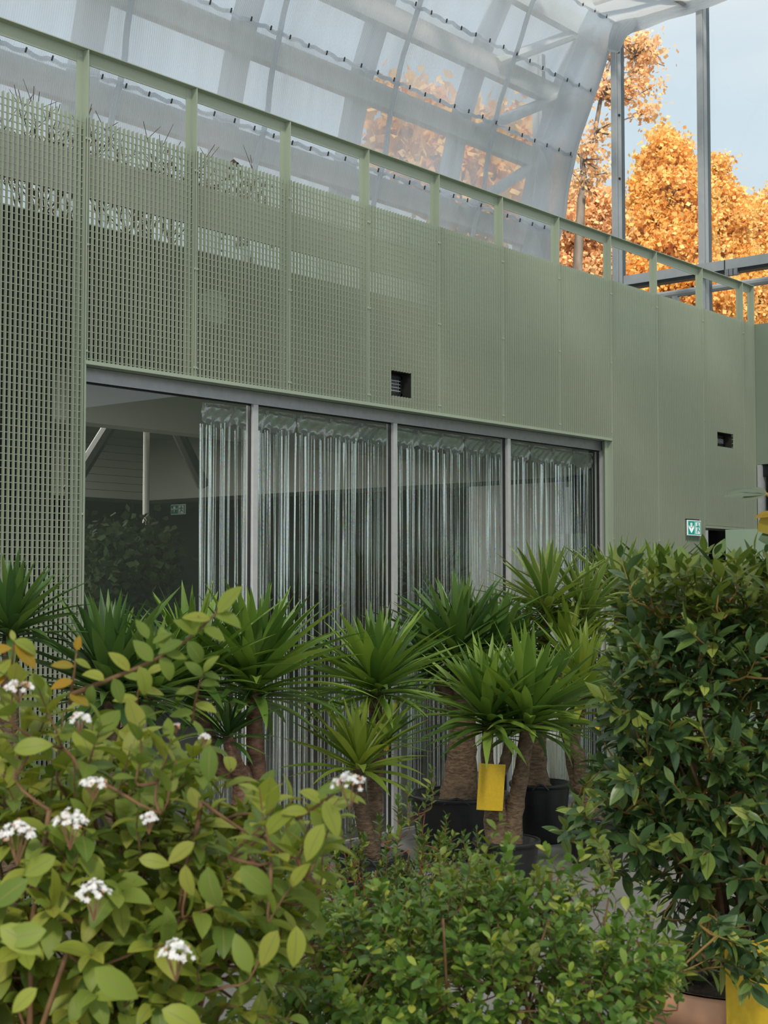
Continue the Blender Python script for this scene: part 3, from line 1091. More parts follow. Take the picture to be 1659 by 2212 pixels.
RY = [ky - k * 3.75 for k in range(9)]
while ribs[-1] > -9:
    ribs.append(ribs[-1] - step)
for bi in range(len(ribs) - 1):
    xa, xb = ribs[bi + 1], ribs[bi]
    for ra, rb in zip(RY, RY[1:]):
        V, Q = [], []
        for i in range(9):
            u = i / 8
            for j in range(7):
                v = j / 6
                y = ra + (rb - ra) * v
                V.append((xa + (xb - xa) * u, y, roof_z(y) - 0.15 * math.sin(PI * u) * math.sin(PI * v)))
        for i in range(8):
            for j in range(6):
                p = i * 7 + j
                Q.append((p, p + 1, p + 8, p + 7))
        MB().add(V, Q).build('membrane_panel', FABRIC_R, ceil, smooth=True)
for y in RY[1:]:
    MB().bar((ribs[-1], y, roof_z(y) + 0.3), (XG, y, roof_z(y) + 0.3), 0.22, 0.35).build('roof_beam', STEEL, ceil)
for x in ribs[1:]:
    mb = MB()
    for ya, yb in zip(np.linspace(ky, RY[-1], 17), np.linspace(ky, RY[-1], 17)[1:]):
        mb.bar((x, ya, roof_z(ya) + 0.4), (x, yb, roof_z(yb) + 0.4), 0.3, 0.3)
    mb.build('roof_rib', STEEL, ceil)
gpts = [(XG, ky - v * 30.0, roof_z(ky - v * 30.0) - 0.02) for v in np.linspace(0, 1, 61)]
MB().tube([(p[0], p[1], p[2]) for p in gpts], [0.16 + 0.02 * math.sin(i * 2.3) for i in range(61)], 10).build('edge_roll', FABRIC_D, ceil, smooth=True)
MB().tube([(p[0] - 0.9, p[1], p[2] + 0.25) for p in gpts], 0.10, 8).build('edge_beam', STEEL, ceil)
for j in (3, 7, 11, 15):
    MB().tube([(XG - 0.05, gpts[j][1], gpts[j][2]), (XG - 2.5, gpts[j][1] + 0.5, gpts[j][2] + 0.35)], 0.08, 8).build('strut', STEEL, ceil)
MB().tube([(XG - 0.15, ky + 0.05, kz - 0.5), (XG - 0.1, ky - 0.05, kz - 0.1), (XG - 0.05, ky - 0.45, kz + 0.02)], [0.12, 0.2, 0.15], 10).build('knee_wrap', FABRIC_D, ceil, smooth=True)

# ------------------------------------------------------------------ glazed gable
gab = sempty('window_3', 'tall glazed gable with grey steel mullions in front of the orange trees', 'glazed wall', (XG, 10, 0))
c1, c2 = at_x(1321, 400, XG).y, at_x(1507, 400, XG).y
sp = c1 - c2
cols = [c1 + sp, c1, c2, c2 - sp, c2 - 2 * sp, c2 - 3 * sp]
for i, y in enumerate(cols):
    zt = kz + (0.0 if i <= 1 else 1.2)
    m_ = MB().box((XG, y - 0.11, 0), (XG + 0.20, y, zt)).build('mullion', STEEL, gab)
    MB().box((XG + 0.20, y - 0.10, 0), (XG + 0.34, y - 0.02, zt)).build('glazing_cap', TEALD, m_)
    MB().box((XG + 0.05, y - 0.116, 0), (XG + 0.075, y - 0.11, zt)).build('cover_strip', ALU, m_)
    if i == 1:
        bm_ = MB()
        for q in range(10):
            zz = kz - 0.45 - q * 1.25
            bm_.box((XG + 0.09, y - 0.135, zz - 0.02), (XG + 0.13, y - 0.11, zz + 0.02))
        bm_.build('bolts', DARK, m_)
for i in range(len(cols) - 1):
    a, b = cols[i + 1], cols[i] - 0.11
    MB().box((XG + 0.26, a, 0), (XG + 0.275, b, kz + (0 if i < 1 else 1.2))).build('pane', CLEAR, gab)
za, zb = at_x(1440, 607, XG - 0.1).z, at_x(1440, 582, XG - 0.1).z
y0b = at_x(1348, 610, XG - 0.1).y
MB().box((XG - 0.12, cols[-1], za + 0.04), (XG, y0b, zb)).build('transom_beam', STEEL, gab)
MB().box((XG - 0.10, cols[-1], za - 0.02), (XG + 0.1, y0b, za + 0.04)).build('beam_underside_shade', DARK, gab)  # dark strip imitates the shaded underside of the beam
jy = at_x(1565, 590, XG - 0.13).y
MB().box((XG - 0.125, jy - 0.01, za + 0.04), (XG - 0.119, jy + 0.01, zb)).build('beam_joint', DARK, gab)
for p in (1570, 1579, 1589):
    yy = at_x(p, 600, XG - 0.13).y
    MB().box((XG - 0.14, yy - 0.035, za - 0.08), (XG - 0.04, yy + 0.035, za + 0.04)).build('clamp', ALU, gab)
# outside handrail tube on stub posts
XT = XG + 1.5
zt_ = at_x(1560, 620, XT).z
MB().tube([(XT, y, zt_) for y in (cols[-1], cols[0])], 0.075, 10).build('outside_tube', STEEL, gab)
for p in (1460, 1700):
    yy = at_x(p, 650, XT).y
    MB().box((XT - 0.05, yy - 0.06, 0), (XT + 0.05, yy + 0.06, zt_ - 0.05)).build('stub_post', STEEL, gab)


# ------------------------------------------------------------------ autumn trees outside
def leaf_cloud(centers, sig, n, size, rnd):
    """many small bent leaves scattered about the cluster centres -> arrays for one mesh"""
    C = np.array(centers)
    idx = rnd.integers(0, len(C), n)
    P = C[idx] + rnd.normal(0, 1, (n, 3)) * np.asarray(sig)
    d = rnd.normal(0, 1, (n, 3))
    d[:, 2] -= 0.4
    d /= np.linalg.norm(d, axis=1)[:, None]
    h = rnd.normal(0, 1, (n, 3))
    s = np.cross(d, h)
    s /= np.linalg.norm(s, axis=1)[:, None] + 1e-9
    sz = size * rnd.uniform(0.6, 1.3, n)[:, None]
    V = np.stack([P, P + d * sz * 0.55 + s * sz * 0.5, P + d * sz, P + d * sz * 0.55 - s * sz * 0.5], 1).reshape(-1, 3)
    Q = (np.arange(n) * 4)[:, None] + np.array([0, 1, 2, 3])
    return V, Q


def crown_points(cen, rad, n, rnd):
    u = rnd.normal(0, 1, (n, 3))
    u /= np.linalg.norm(u, axis=1)[:, None]
    r = rnd.uniform(0.15, 1, n) ** 0.45
    return np.asarray(cen) + u * r[:, None] * np.asarray(rad)


def autumn_tree(label, base_px, depth, blobs, trunk, n, size, mat, seed, sig=0.28, clump=90, group='autumn trees beyond the glass', nbr=26):
    """blobs: (px, py, rx, ry) crown lobes at the tree's own distance; trunk: list of (px, py, radius)"""
    rnd = np.random.default_rng(seed)
    b = at_d(base_px, 700, depth)
    k = depth / F
    root = thing('autumn_tree', label, 'tree', (b.x, b.y, -0.1), group)
    tp = [(b.x, b.y, -0.1)] + [tuple(at_d(p, q, depth)) for p, q, _ in trunk]
    MB().tube(tp, [trunk[0][2] * 1.2] + [t[2] for t in trunk], 8).build('trunk', TREEBARK, root, smooth=True)
    cl, mb = [], MB()
    for (px, py, rx, ry) in blobs:
        cen = at_d(px, py, depth + rnd.uniform(-0.5, 0.5) * rx * k)
        m = max(4, int(clump * rx * ry / 8000))
        pts = crown_points(cen, (rx * k, rx * k, ry * k), m, rnd)
        cl.append(pts)
        near = [Vector(t) for t in tp[1:]]
        for j in range(max(2, int(nbr * rx * ry / 12000))):
            e = Vector(pts[j % m])
            s_ = min(near, key=lambda t: (t - e).length + 3 * max(0, t.z - e.z))
            mid = s_.lerp(e, 0.5) + Vector(rnd.normal(0, 0.25, 3))
            mb.tube([s_, mid, e], [min(.09, trunk[0][2] * .28), min(.05, trunk[0][2] * .16), 0.012], 4)
    mb.build('branches', TREEBARK, root, kind='stuff')
    V, Q = leaf_cloud(np.concatenate(cl), (sig, sig, sig * 0.7), n, size, rnd)
    MB().add(V, Q).build('foliage', mat, root, kind='stuff')
    return root


autumn_tree('orange maple with the tallest rounded crown between the two grey mullions', 1430, 52, [(1440, 400, 70, 105), (1400, 450, 60, 80), (1480, 460, 60, 110), (1430, 560, 110, 110), (1380, 640, 90, 90), (1440, 330, 40, 55), (1500, 640, 90, 90)],
            [(1425, 620, .3), (1428, 500, .2), (1438, 380, .08), (1442, 320, .03)], 40000, 0.17, MAPLE, 1, 0.26)
autumn_tree('slender tall tree of pale orange leaves beside the membrane edge', 1248, 38, [(1380, 75, 26, 25), (1400, 115, 22, 22), (1375, 145, 28, 26), (1390, 190, 26, 18), (1355, 190, 20, 25), (1312, 100, 14, 20), (1304, 170, 18, 18), (1395, 240, 18, 10), (1290, 290, 22, 20), (1275, 320, 20, 12), (1300, 360, 24, 20), (1262, 400, 18, 14), (1345, 100, 10, 20), (1300, 205, 16, 10)],
            [(1248, 560, .13), (1256, 430, .11), (1262, 400, .10), (1258, 345, .07), (1285, 285, .06), (1300, 200, .05), (1318, 130, .04), (1370, 120, .02)], 2300, 0.13, MAPLE_P, 2, 0.20, 60, nbr=120)
autumn_tree('broad orange tree low beside the membrane edge', 1240, 47, [(1260, 470, 60, 70), (1230, 540, 60, 80), (1290, 560, 50, 90), (1240, 420, 36, 30), (1300, 450, 30, 40)],
            [(1262, 640, .25), (1255, 520, .15), (1250, 440, .05)], 12000, 0.16, MAPLE_P, 3, 0.24, nbr=60)
autumn_tree('orange tree with a narrow spike beside the second grey mullion', 1555, 60, [(1545, 400, 22, 60), (1552, 350, 12, 22), (1580, 480, 50, 70), (1540, 520, 60, 80), (1590, 590, 70, 80), (1520, 610, 60, 80)],
            [(1560, 640, .28), (1556, 500, .18), (1550, 380, .04)], 21000, 0.17, MAPLE, 4, 0.25)
autumn_tree('orange tree with low domed crown farthest from the membrane', 1640, 68, [(1630, 490, 45, 65), (1670, 470, 60, 70), (1650, 570, 90, 80), (1720, 520, 80, 90), (1640, 650, 80, 60)],
            [(1650, 660, .3), (1645, 560, .2), (1640, 460, .05)], 23000, 0.18, MAPLE, 6, 0.26)
# trees beyond the membrane, dimly seen through it
for (px, d_, sd, lb, blobs) in ((980, 40, 21, 'orange tree behind the membrane, seen as a warm tint in the middle bays', [(960, 330, 120, 110), (1030, 420, 90, 90), (880, 260, 80, 70)]),
                               (1120, 58, 22, 'orange tree behind the membrane close to the gable', [(1130, 380, 70, 120), (1090, 300, 60, 70)])):
    autumn_tree(lb, px, d_, blobs, [(px, 500, .25), (px + 5, 330, .1)], 4200, 0.34, MAPLE, sd, 0.45)


# ------------------------------------------------------------------ leaves
def leaf_arrays(L, Wd, prof_w, nseg, fold=0.25, curl=0.4, twist=0.0):
    """a folded, curling blade along +y; returns verts, quads, uv"""
    V, Q, U = [], [], []
    y = z = 0.0
    for i in range(nseg + 1):
        t = i / nseg
        an = curl * (t - 0.15)
        if i:
            y += L / nseg * math.cos(an)
            z -= L / nseg * math.sin(an)
        w = Wd / 2 * prof_w(t)
        tw = twist * t
        for m_ in (-1, 0, 1):
            dz = abs(m_) * fold * w
            V.append((m_ * w * math.cos(tw) - dz * math.sin(tw), y + dz * math.sin(an), z + dz * math.cos(tw) + m_ * w * math.sin(tw)))
            U.append((0.5 + m_ * 0.5, t))
    for i in range(nseg):
        p = i * 3
        Q += [(p, p + 1, p + 4, p + 3), (p + 1, p + 2, p + 5, p + 4)]
    return np.array(V), np.array(Q), np.array(U)


def w_strap(t):
    return (0.55 + 0.45 * math.sin(min(1, t / 0.45) * PI / 2)) * (1 if t < 0.45 else max(0.02, 1 - ((t - 0.45) / 0.55) ** 1.6))


def w_oval(t):
    return max(0.03, math.sin(PI * min(1, max(0, t)) ** 0.85) ** 0.8)


def w_lance(t):
    return max(0.02, math.sin(PI * t ** 0.9) ** 1.0)


def w_round(t):
    return max(0.05, (max(0, math.sin(PI * t ** 0.75))) ** 0.55) if 0 < t < 1 else 0.08


def w_spoon(t):
    return max(0.05, math.sin(PI * (0.04 + 0.94 * t) ** 1.35) ** 0.7)


def leaf_set(specs, mats):
    """[(arrays, {mat: mesh})]"""
    res = []
    for a in specs:
        d = {}
        for m_ in mats:
            me = MB().add(a[0], a[1], None, a[2]).mesh('leaf', True)
            me.materials.append(m_)
            d[m_.name] = me
        res.append((a, d))
    return res


def frame(pos, d, up, s=1.0):
    d = d.normalized()
    x = d.cross(up)
    if x.length < 1e-4:
        x = d.cross(Vector((1, 0.3, 0)))
    x.normalize()
    z = x.cross(d)
    return Matrix(((x.x * s, d.x * s, z.x * s, pos.x), (x.y * s, d.y * s, z.y * s, pos.y), (x.z * s, d.z * s, z.z * s, pos.z), (0, 0, 0, 1)))


def place_leaves(root, items, mats, limit=300, small=False):
    """items: (matrix, leafset entry, material, length). The leaves that show largest are parts; the rest one mesh."""
    sc = []
    for i, (M, ent, mt, ln) in enumerate(items):
        p = project(M.translation)
        if p is None:
            sc.append((-1, i))
            continue
        inn = -40 < p[0] < W + 40 and -40 < p[1] < H + 40
        v = ln / p[2] ** 2 if inn else 0
        nrm = (M.to_3x3() @ Vector((0, 0, 1))).normalized()
        v *= 0.35 + abs(nrm.dot((CP - M.translation).normalized()))
        sc.append((v, i))
    sc.sort(reverse=True)
    top = set(i for v, i in sc[:limit] if v > 0)
    rest = {}
    for i, (M, ent, mt, ln) in enumerate(items):
        if i in top:
            link('leaf', ent[1][mt.name], root, matrix=M)
        else:
            rest.setdefault((id(ent), mt.name), (ent, mt, []))[2].append(M)
    bymat = {}
    for (ent, mt, ms) in rest.values():
        mb = bymat.setdefault(mt.name, (mt, MB()))[1]
        A = np.array([[list(r) for r in M] for M in ms])
        V = ent[0][0]
        Vh = np.concatenate([V, np.ones((len(V), 1))], 1)
        P = np.einsum('nij,vj->nvi', A, Vh)[:, :, :3]
        N, nv = P.shape[0], P.shape[1]
        Q = (np.arange(N) * nv)[:, None, None] + ent[0][1][None]
        mb.add(P.reshape(-1, 3), Q.reshape(-1, 4), None, np.tile(ent[0][2], (N, 1)))
    for mt, mb in bymat.values():
        mb.build('leaves', mt, root, smooth=True, kind='stuff')


# ------------------------------------------------------------------ pots
def pot(root, c, r, h, mat=None, rim=True, fill=0.06):
    mat = mat or POTBLACK
    c = Vector(c)
    p = MB().lathe([(0.0, 0.0), (r * 0.80, 0.0), (r * 0.82, 0.02), (r * 0.985, h - 0.03), (r * 0.985, h), (r * 0.93, h), (r * 0.90, h - fill - 0.04), (0, h - fill - 0.05)], c, 36).build('pot', mat, root, smooth=True)
    if rim:
        MB().lathe([(r * 0.98, h - 0.03), (r * 1.05, h - 0.028), (r * 1.06, h - 0.004), (r * 1.04, h + 0.006), (r * 0.95, h + 0.004)], c, 36).build('rim', mat, p, smooth=True)
        for sgn in (-1, 1):
            a0 = 0.6
            pts = [(c.x + r * 1.03 * math.cos(a0 + q) * sgn, c.y + r * 1.03 * math.sin(a0 + q) * sgn, c.z + h - 0.03 + 0.045 * math.sin((q + .25) / .5 * PI)) for q in (-.25, -.12, 0, .12, .25)]
            MB().tube(pts, 0.010, 6).build('handle', mat, p)
    V = []
    n = 24
    V.append((c.x, c.y, c.z + h - fill + 0.02))
    T = []
    rr = random.Random(int(abs(c.x) * 1000))
    for ring in (0.5, 0.92):
        for k in range(n):
            V.append((c.x + r * ring * math.cos(2 * PI * k / n), c.y + r * ring * math.sin(2 * PI * k / n), c.z + h - fill + rr.uniform(-.008, .012)))
    Q = []
    for k in range(n):
        k2 = (k + 1) % n
        T.append((0, 1 + k, 1 + k2))
        Q.append((1 + k, 1 + n + k, 1 + n + k2, 1 + k2))
    MB().add(V, Q, T).build('soil', SOIL, root)
    return p


# ------------------------------------------------------------------ yuccas
YM = [YUCCA, YUCCA_D, YUCCA_L, YUCCA_V]
ysets = leaf_set([leaf_arrays(1.0, 0.112, w_strap, 8, 0.35, c_, t_) for c_, t_ in ((0.10, 0.1), (0.25, -0.15), (0.45, 0.2), (0.75, -0.1), (1.2, 0.15), (1.7, -0.2))], YM)


def rosette(items, pos, axis, L, n, mt, rnd, spread=1.0, wid=1.0):
    axis = Vector(axis).normalized()
    s_ = axis.cross(Vector((1, 0, 0)) if abs(axis.x) < .8 else Vector((0, 1, 0))).normalized()
    u_ = s_.cross(axis)
    n = int(n * 1.3)
    for k in range(n):
        t = (k + 0.5) / n                       # 0 oldest outer .. 1 newest inner
        az = k * 2.39996 + rnd.uniform(-.2, .2)
        th = (1.0 - t) ** 0.9 * 1.55 * spread + 0.10 + rnd.uniform(-.12, .12)
        rad = s_ * math.cos(az) + u_ * math.sin(az)
        d = axis * math.cos(th) + rad * math.sin(th)
        base = Vector(pos) + axis * (0.16 * t - 0.06) * L / 0.5 + rad * 0.018
        ln = 1.2 * L * rnd.uniform(0.78, 1.08) * (0.72 + 0.34 * math.sin(PI * min(1, t * 1.15)))
        ci = min(5, max(0, int(th * 2.3 * rnd.uniform(0.5, 1.2))))
        up = axis * 1.0 - rad * 0.6
        M = frame(base, d, up, ln)
        M = M @ Matrix.Diagonal((wid * (0.5 / L) ** 0.25, 1, 1, 1))
        items.append((M, ysets[ci], mt, ln))


def trunk_mesh(root, pts, rad, mat=BARK, name='trunk'):
    P = []
    Rr = []
    pts = [Vector(p) for p in pts]
    n = len(pts)
    for i in range(n - 1):
        for k in range(5):
            t = k / 5
            p0, p1, p2, p3 = pts[max(0, i - 1)], pts[i], pts[i + 1], pts[min(n - 1, i + 2)]
            q = 0.5 * ((2 * p1) + (p2 - p0) * t + (2 * p0 - 5 * p1 + 4 * p2 - p3) * t * t + (3 * p1 - p0 - 3 * p2 + p3) * t ** 3)
            P.append(q)
            Rr.append((rad[i] + (rad[i + 1] - rad[i]) * t) * (1 + 0.06 * math.sin(i * 5 + k * 2.4)))
    P.append(pts[-1])
    Rr.append(rad[-1])
    return MB().tube(P, Rr, 12, 0.05).build(name, mat, root, smooth=True)


def yucca(label, base, pr, ph, rosettes, trunks, seed, bark=BARK, group='potted yuccas by the window'):
    """base: floor point; rosettes: (pos, axis, leaf length, count, material); trunks: (points, radii)"""
    rnd = random.Random(seed)
    root = thing('potted_yucca', label, 'plant', (base.x, base.y, 0), group)
    pot(root, (base.x, base.y, 0), pr, ph)
    for pts, rad in trunks:
        trunk_mesh(root, pts, rad, bark)
    items = []
    for (pos, ax, L, n, mt) in rosettes:
        rosette(items, pos, ax, L, n, mt, rnd)
    place_leaves(root, items, YM)
    return root


def fl(px, depth):
    p = at_d(px, 1300, depth)
    return Vector((p.x, p.y, 0))


def V3(px, py, d):
    return at_d(px, py, d)


def stem(b, ph, top, bend=(0, 0), r0=0.06, r1=0.035):
    p0 = Vector((b.x, b.y, ph - 0.08))
    m1 = p0.lerp(top, 0.4) + Vector((bend[0], bend[1], 0))
    m2 = p0.lerp(top, 0.75) + Vector((bend[0] * 0.7, bend[1] * 0.7, 0))
    return ([p0, m1, m2, top], [r0, r0 * 0.85, (r0 + r1) / 2, r1])


UP = (0, 0, 1)
# A: far left, cut by the frame
b = fl(20, 7.4)
t = V3(22, 1365, 7.4)
yucca('dark green yucca in front of the grating beside the window, cut by the edge', b, 0.20, 0.36, [(t, (0.02, 0, 1), 0.40, 64, YUCCA_D)], [stem(b, .36, t, (.02, .02))], 31)
# B
b = fl(245, 7.7)
t = V3(238, 1495, 7.7)
yucca('yucca with upright blades before the uncurtained pane', b, 0.19, 0.36, [(t, (-0.05, 0, 1), 0.54, 74, YUCCA_D), (V3(322, 1500, 7.75), (.25, 0, 1), 0.42, 44, YUCCA)], [stem(b, .36, t, (0.02, 0)), ([V3(244, 1600, 7.7), V3(290, 1570, 7.72), V3(322, 1500, 7.75)], [.045, .04, .03])], 32)
# C: forked
b = fl(525, 8.3)
t1, t2, t3 = V3(418, 1480, 8.2), V3(548, 1490, 8.4), V3(492, 1592, 8.1)
fk = V3(525, 1690, 8.3)
yucca('large forked yucca with two big heads and a reddish trunk before the first foil curtain', b, 0.24, 0.40,
      [(t1, (-0.15, 0, 1), 0.56, 68, YUCCA), (t2, (0.12, 0, 1), 0.60, 84, YUCCA), (t3, (-.1, -.2, 1), 0.30, 26, YUCCA_D)],
      [([Vector((b.x, b.y, .3)), fk, V3(470, 1650, 8.25), t1], [.085, .07, .05, .035]), ([Vector((b.x + .04, b.y, .3)), V3(553, 1690, 8.4), V3(550, 1580, 8.4), t2], [.06, .055, .05, .04]), ([fk, V3(505, 1640, 8.15), t3], [.05, .045, .03])], 33, BARK_RED)
# D
b = fl(800, 8.9)
t1, t2 = V3(810, 1490, 8.9), V3(775, 1660, 8.5)
yucca('yucca with one round head above a smaller pale head, just before the second mullion', b, 0.22, 0.38,
      [(t1, (0, 0, 1), 0.50, 92, YUCCA), (t2, (-.1, -.1, 1), 0.44, 38, YUCCA_L), (V3(835, 1600, 8.7), (.2, 0, 1), 0.28, 18, YUCCA)],
      [stem(b, .38, t1, (.03, 0), .06, .035), ([Vector((b.x - .06, b.y - .1, .3)), V3(778, 1740, 8.55), t2], [.05, .045, .035])], 34)
# E: thick trunk
b = fl(990, 10.9)
t1, t2, t3 = V3(990, 1425, 10.8), V3(1060, 1440, 11.0), V3(935, 1450, 10.8)
yucca('dark yucca on a very thick trunk against the foil curtains', b, 0.37, 0.46,
      [(t1, (-.05, 0, 1), 0.64, 76, YUCCA_D), (t2, (.2, 0, 1), 0.60, 60, YUCCA_D), (t3, (-.35, 0, 1), 0.52, 44, YUCCA_D)],
      [([Vector((b.x, b.y, .36)), V3(995, 1680, 10.9), V3(998, 1600, 10.9), V3(1000, 1520, 10.9)], [.17, .13, .105, .09]), ([V3(998, 1560, 10.9), t1], [.085, .06]), ([V3(1000, 1550, 10.9), t2], [.08, .05]), ([V3(996, 1550, 10.9), t3], [.07, .045])], 35)
# F: forked, yellow card
b = fl(1092, 9.4)
f1, f2 = V3(1055, 1560, 9.35), V3(1140, 1560, 9.4)
sp_ = V3(1068, 1690, 9.35)
yucca('forked yucca with bright green heads carrying a yellow card', b, 0.21, 0.38,
      [(f1, (-.12, -.05, 1), 0.55, 70, YUCCA), (f2, (.22, 0, 1), 0.60, 84, YUCCA), (V3(1100, 1590, 9.45), (.3, .1, .6), 0.22, 14, YUCCA)],
      [([Vector((b.x - .03, b.y, .3)), V3(1072, 1790, 9.4), sp_], [.10, .085, .055]), ([sp_, V3(1052, 1640, 9.35), f1], [.048, .04, .034]), ([sp_, V3(1090, 1650, 9.4), V3(1100, 1600, 9.44)], [.04, .038, .03]),
       ([Vector((b.x + .05, b.y, .32)), V3(1110, 1760, 9.4), V3(1128, 1660, 9.4), f2], [.085, .06, .05, .042])], 136)
# G: edged leaves, tall
b = fl(1165, 11.5)
t1, t2, t3 = V3(1180, 1320, 11.5), V3(1262, 1335, 11.6), V3(1225, 1430, 11.3)
yucca('tall yucca with cream-edged leaves before the last curtain', b, 0.235, 0.46,
      [(t1, (-.06, 0, 1), 0.56, 56, YUCCA_V), (t2, (.2, 0, 1), 0.52, 50, YUCCA_V), (t3, (.1, -.1, 1), 0.54, 48, YUCCA_L), (V3(1130, 1410, 11.4), (-.25, 0, 1), 0.46, 36, YUCCA)],
      [([Vector((b.x, b.y, .38)), V3(1158, 1660, 11.5), V3(1165, 1520, 11.5), t1], [.105, .09, .06, .04]), ([V3(1165, 1540, 11.5), V3(1220, 1430, 11.5), t2], [.055, .045, .035]), ([V3(1163, 1560, 11.5), t3], [.05, .035]), ([V3(1163, 1540, 11.5), V3(1130, 1410, 11.4)], [.05, .035])], 37)
# G2
b = fl(1370, 12.3)
t1, t2 = V3(1335, 1290, 12.2), V3(1420, 1270, 12.4)
yucca('yucca with tall spiky heads rising behind the dark laurel', b, 0.24, 0.42,
      [(t1, (-.05, 0, 1), 0.52, 44, YUCCA_V), (t2, (.05, 0, 1), 0.42, 40, YUCCA)],
      [stem(b, .42, t1, (0, 0), .08, .04), stem(b, .42, t2, (.05, 0), .07, .04)], 38)
# H: twisted trunk
b = fl(1285, 10.6)
t1, t2 = V3(1262, 1500, 10.4), V3(1215, 1540, 10.3)
yucca('pale green yucca with a twisted bare trunk and one hanging leaf', b, 0.225, 0.34,
      [(t1, (-.05, -.05, 1), 0.56, 52, YUCCA_L), (t2, (-.5, -.1, .9), 0.4, 24, YUCCA_L)],
      [([Vector((b.x, b.y, .26)), V3(1268, 1740, 10.5), V3(1245, 1670, 10.5), V3(1236, 1610, 10.4), t1], [.08, .07, .062, .05, .04]), ([V3(1255, 1710, 10.45), V3(1252, 1640, 10.38), V3(1225, 1590, 10.35), t2], [.05, .05, .045, .035])], 39)


# ------------------------------------------------------------------ yellow cards
def card(label, c, w, h, yaw, bend, tilt=0.0, hole=True):
    t = thing('yellow_card', label, 'card', c, 'yellow price cards')
    nx = 8
    V, Q = [], []
    for s_ in (0, 1):
        for i in range(nx + 1):
            u = i / nx - 0.5
            for j in (0, 0.33, 0.66, 1):
                x = u * w
                y = bend * (u * u * 4 - 1) + s_ * 0.0012
                z = -j * h
                x2 = x * math.cos(tilt) - z * math.sin(tilt)
                z2 = x * math.sin(tilt) + z * math.cos(tilt)
                V.append((c[0] + x2 * math.cos(yaw) - y * math.sin(yaw), c[1] + x2 * math.sin(yaw) + y * math.cos(yaw), c[2] + z2))
    m_ = (nx + 1) * 4
    for i in range(nx):
        for j in range(3):
            p = i * 4 + j
            Q.append((p, p + 1, p + 5, p + 4))
            Q.append((m_ + p, m_ + p + 4, m_ + p + 5, m_ + p + 1))
    MB().add(V, Q).build('sheet', YELLOW, t, smooth=True)
    if hole:
        cc = Vector(c)
        n_ = Vector((math.sin(yaw), -math.cos(yaw), 0))
        MB().tube([cc + n_ * (-bend + .01) + Vector((0, 0, -.03)), cc + n_ * (-bend + .02) + Vector((.005, 0, -.005)), cc + n_ * (-bend - .0) + Vector((.012, 0, .02)), cc - n_ * .03 + Vector((.01, 0, .05))], 0.0022, 5).build('wire_tie', DARK, t)
    return t


YF = YAW - PI / 2
p = V3(1064, 1650, 9.20)
card('yellow card wired to the forked yucca trunk', p, 0.172, 0.295, YF + 0.15, 0.012, -0.07)
p = V3(833, 1535, 8.75)
card('sliver of yellow card half hidden beside the round-headed yucca', p, 0.05, 0.24, YF + 0.9, 0.006, 0.03, False)
p = V3(1425, 1572, 4.95)
card('yellow card deep inside the dark laurel near the window end', p, 0.15, 0.26, YF - 0.5, 0.01, 0.05)
p = V3(1557, 1690, 4.98)
card('narrow yellow card turned edgeways behind the dark laurel', p, 0.09, 0.28, YF + 0.5, 0.008, -0.05)
p = V3(1620, 2030, 4.15)
card('large sunlit yellow card hanging against the terracotta pot', p, 0.155, 0.31, YF + 0.12, 0.01, 0.02)
p = V3(1293, 1548, 10.0)
card('small corner of yellow card beside the pale green yucca', p, 0.07, 0.09, YF + 0.3, 0.004, 0.1, False)


# ------------------------------------------------------------------ shrubs
def supere(rnd, rad, n=2.6, lo=0.25):
    while True:
        v = Vector((rnd.uniform(-1, 1), rnd.uniform(-1, 1), rnd.uniform(-1, 1)))
        r = (abs(v.x) ** n + abs(v.y) ** n + abs(v.z) ** n) ** (1 / n)
        if lo < r <= 1:
            return v


def curved(pts, n=6):
    pts = [Vector(p) for p in pts]
    res = []
    for i in range(len(pts) - 1):
        for k in range(n):
            t = k / n
            p0, p1, p2, p3 = pts[max(0, i - 1)], pts[i], pts[i + 1], pts[min(len(pts) - 1, i + 2)]
            res.append(0.5 * ((2 * p1) + (p2 - p0) * t + (2 * p0 - 5 * p1 + 4 * p2 - p3) * t * t + (3 * p1 - p0 - 3 * p2 + p3) * t ** 3))
    res.append(pts[-1])
    return res


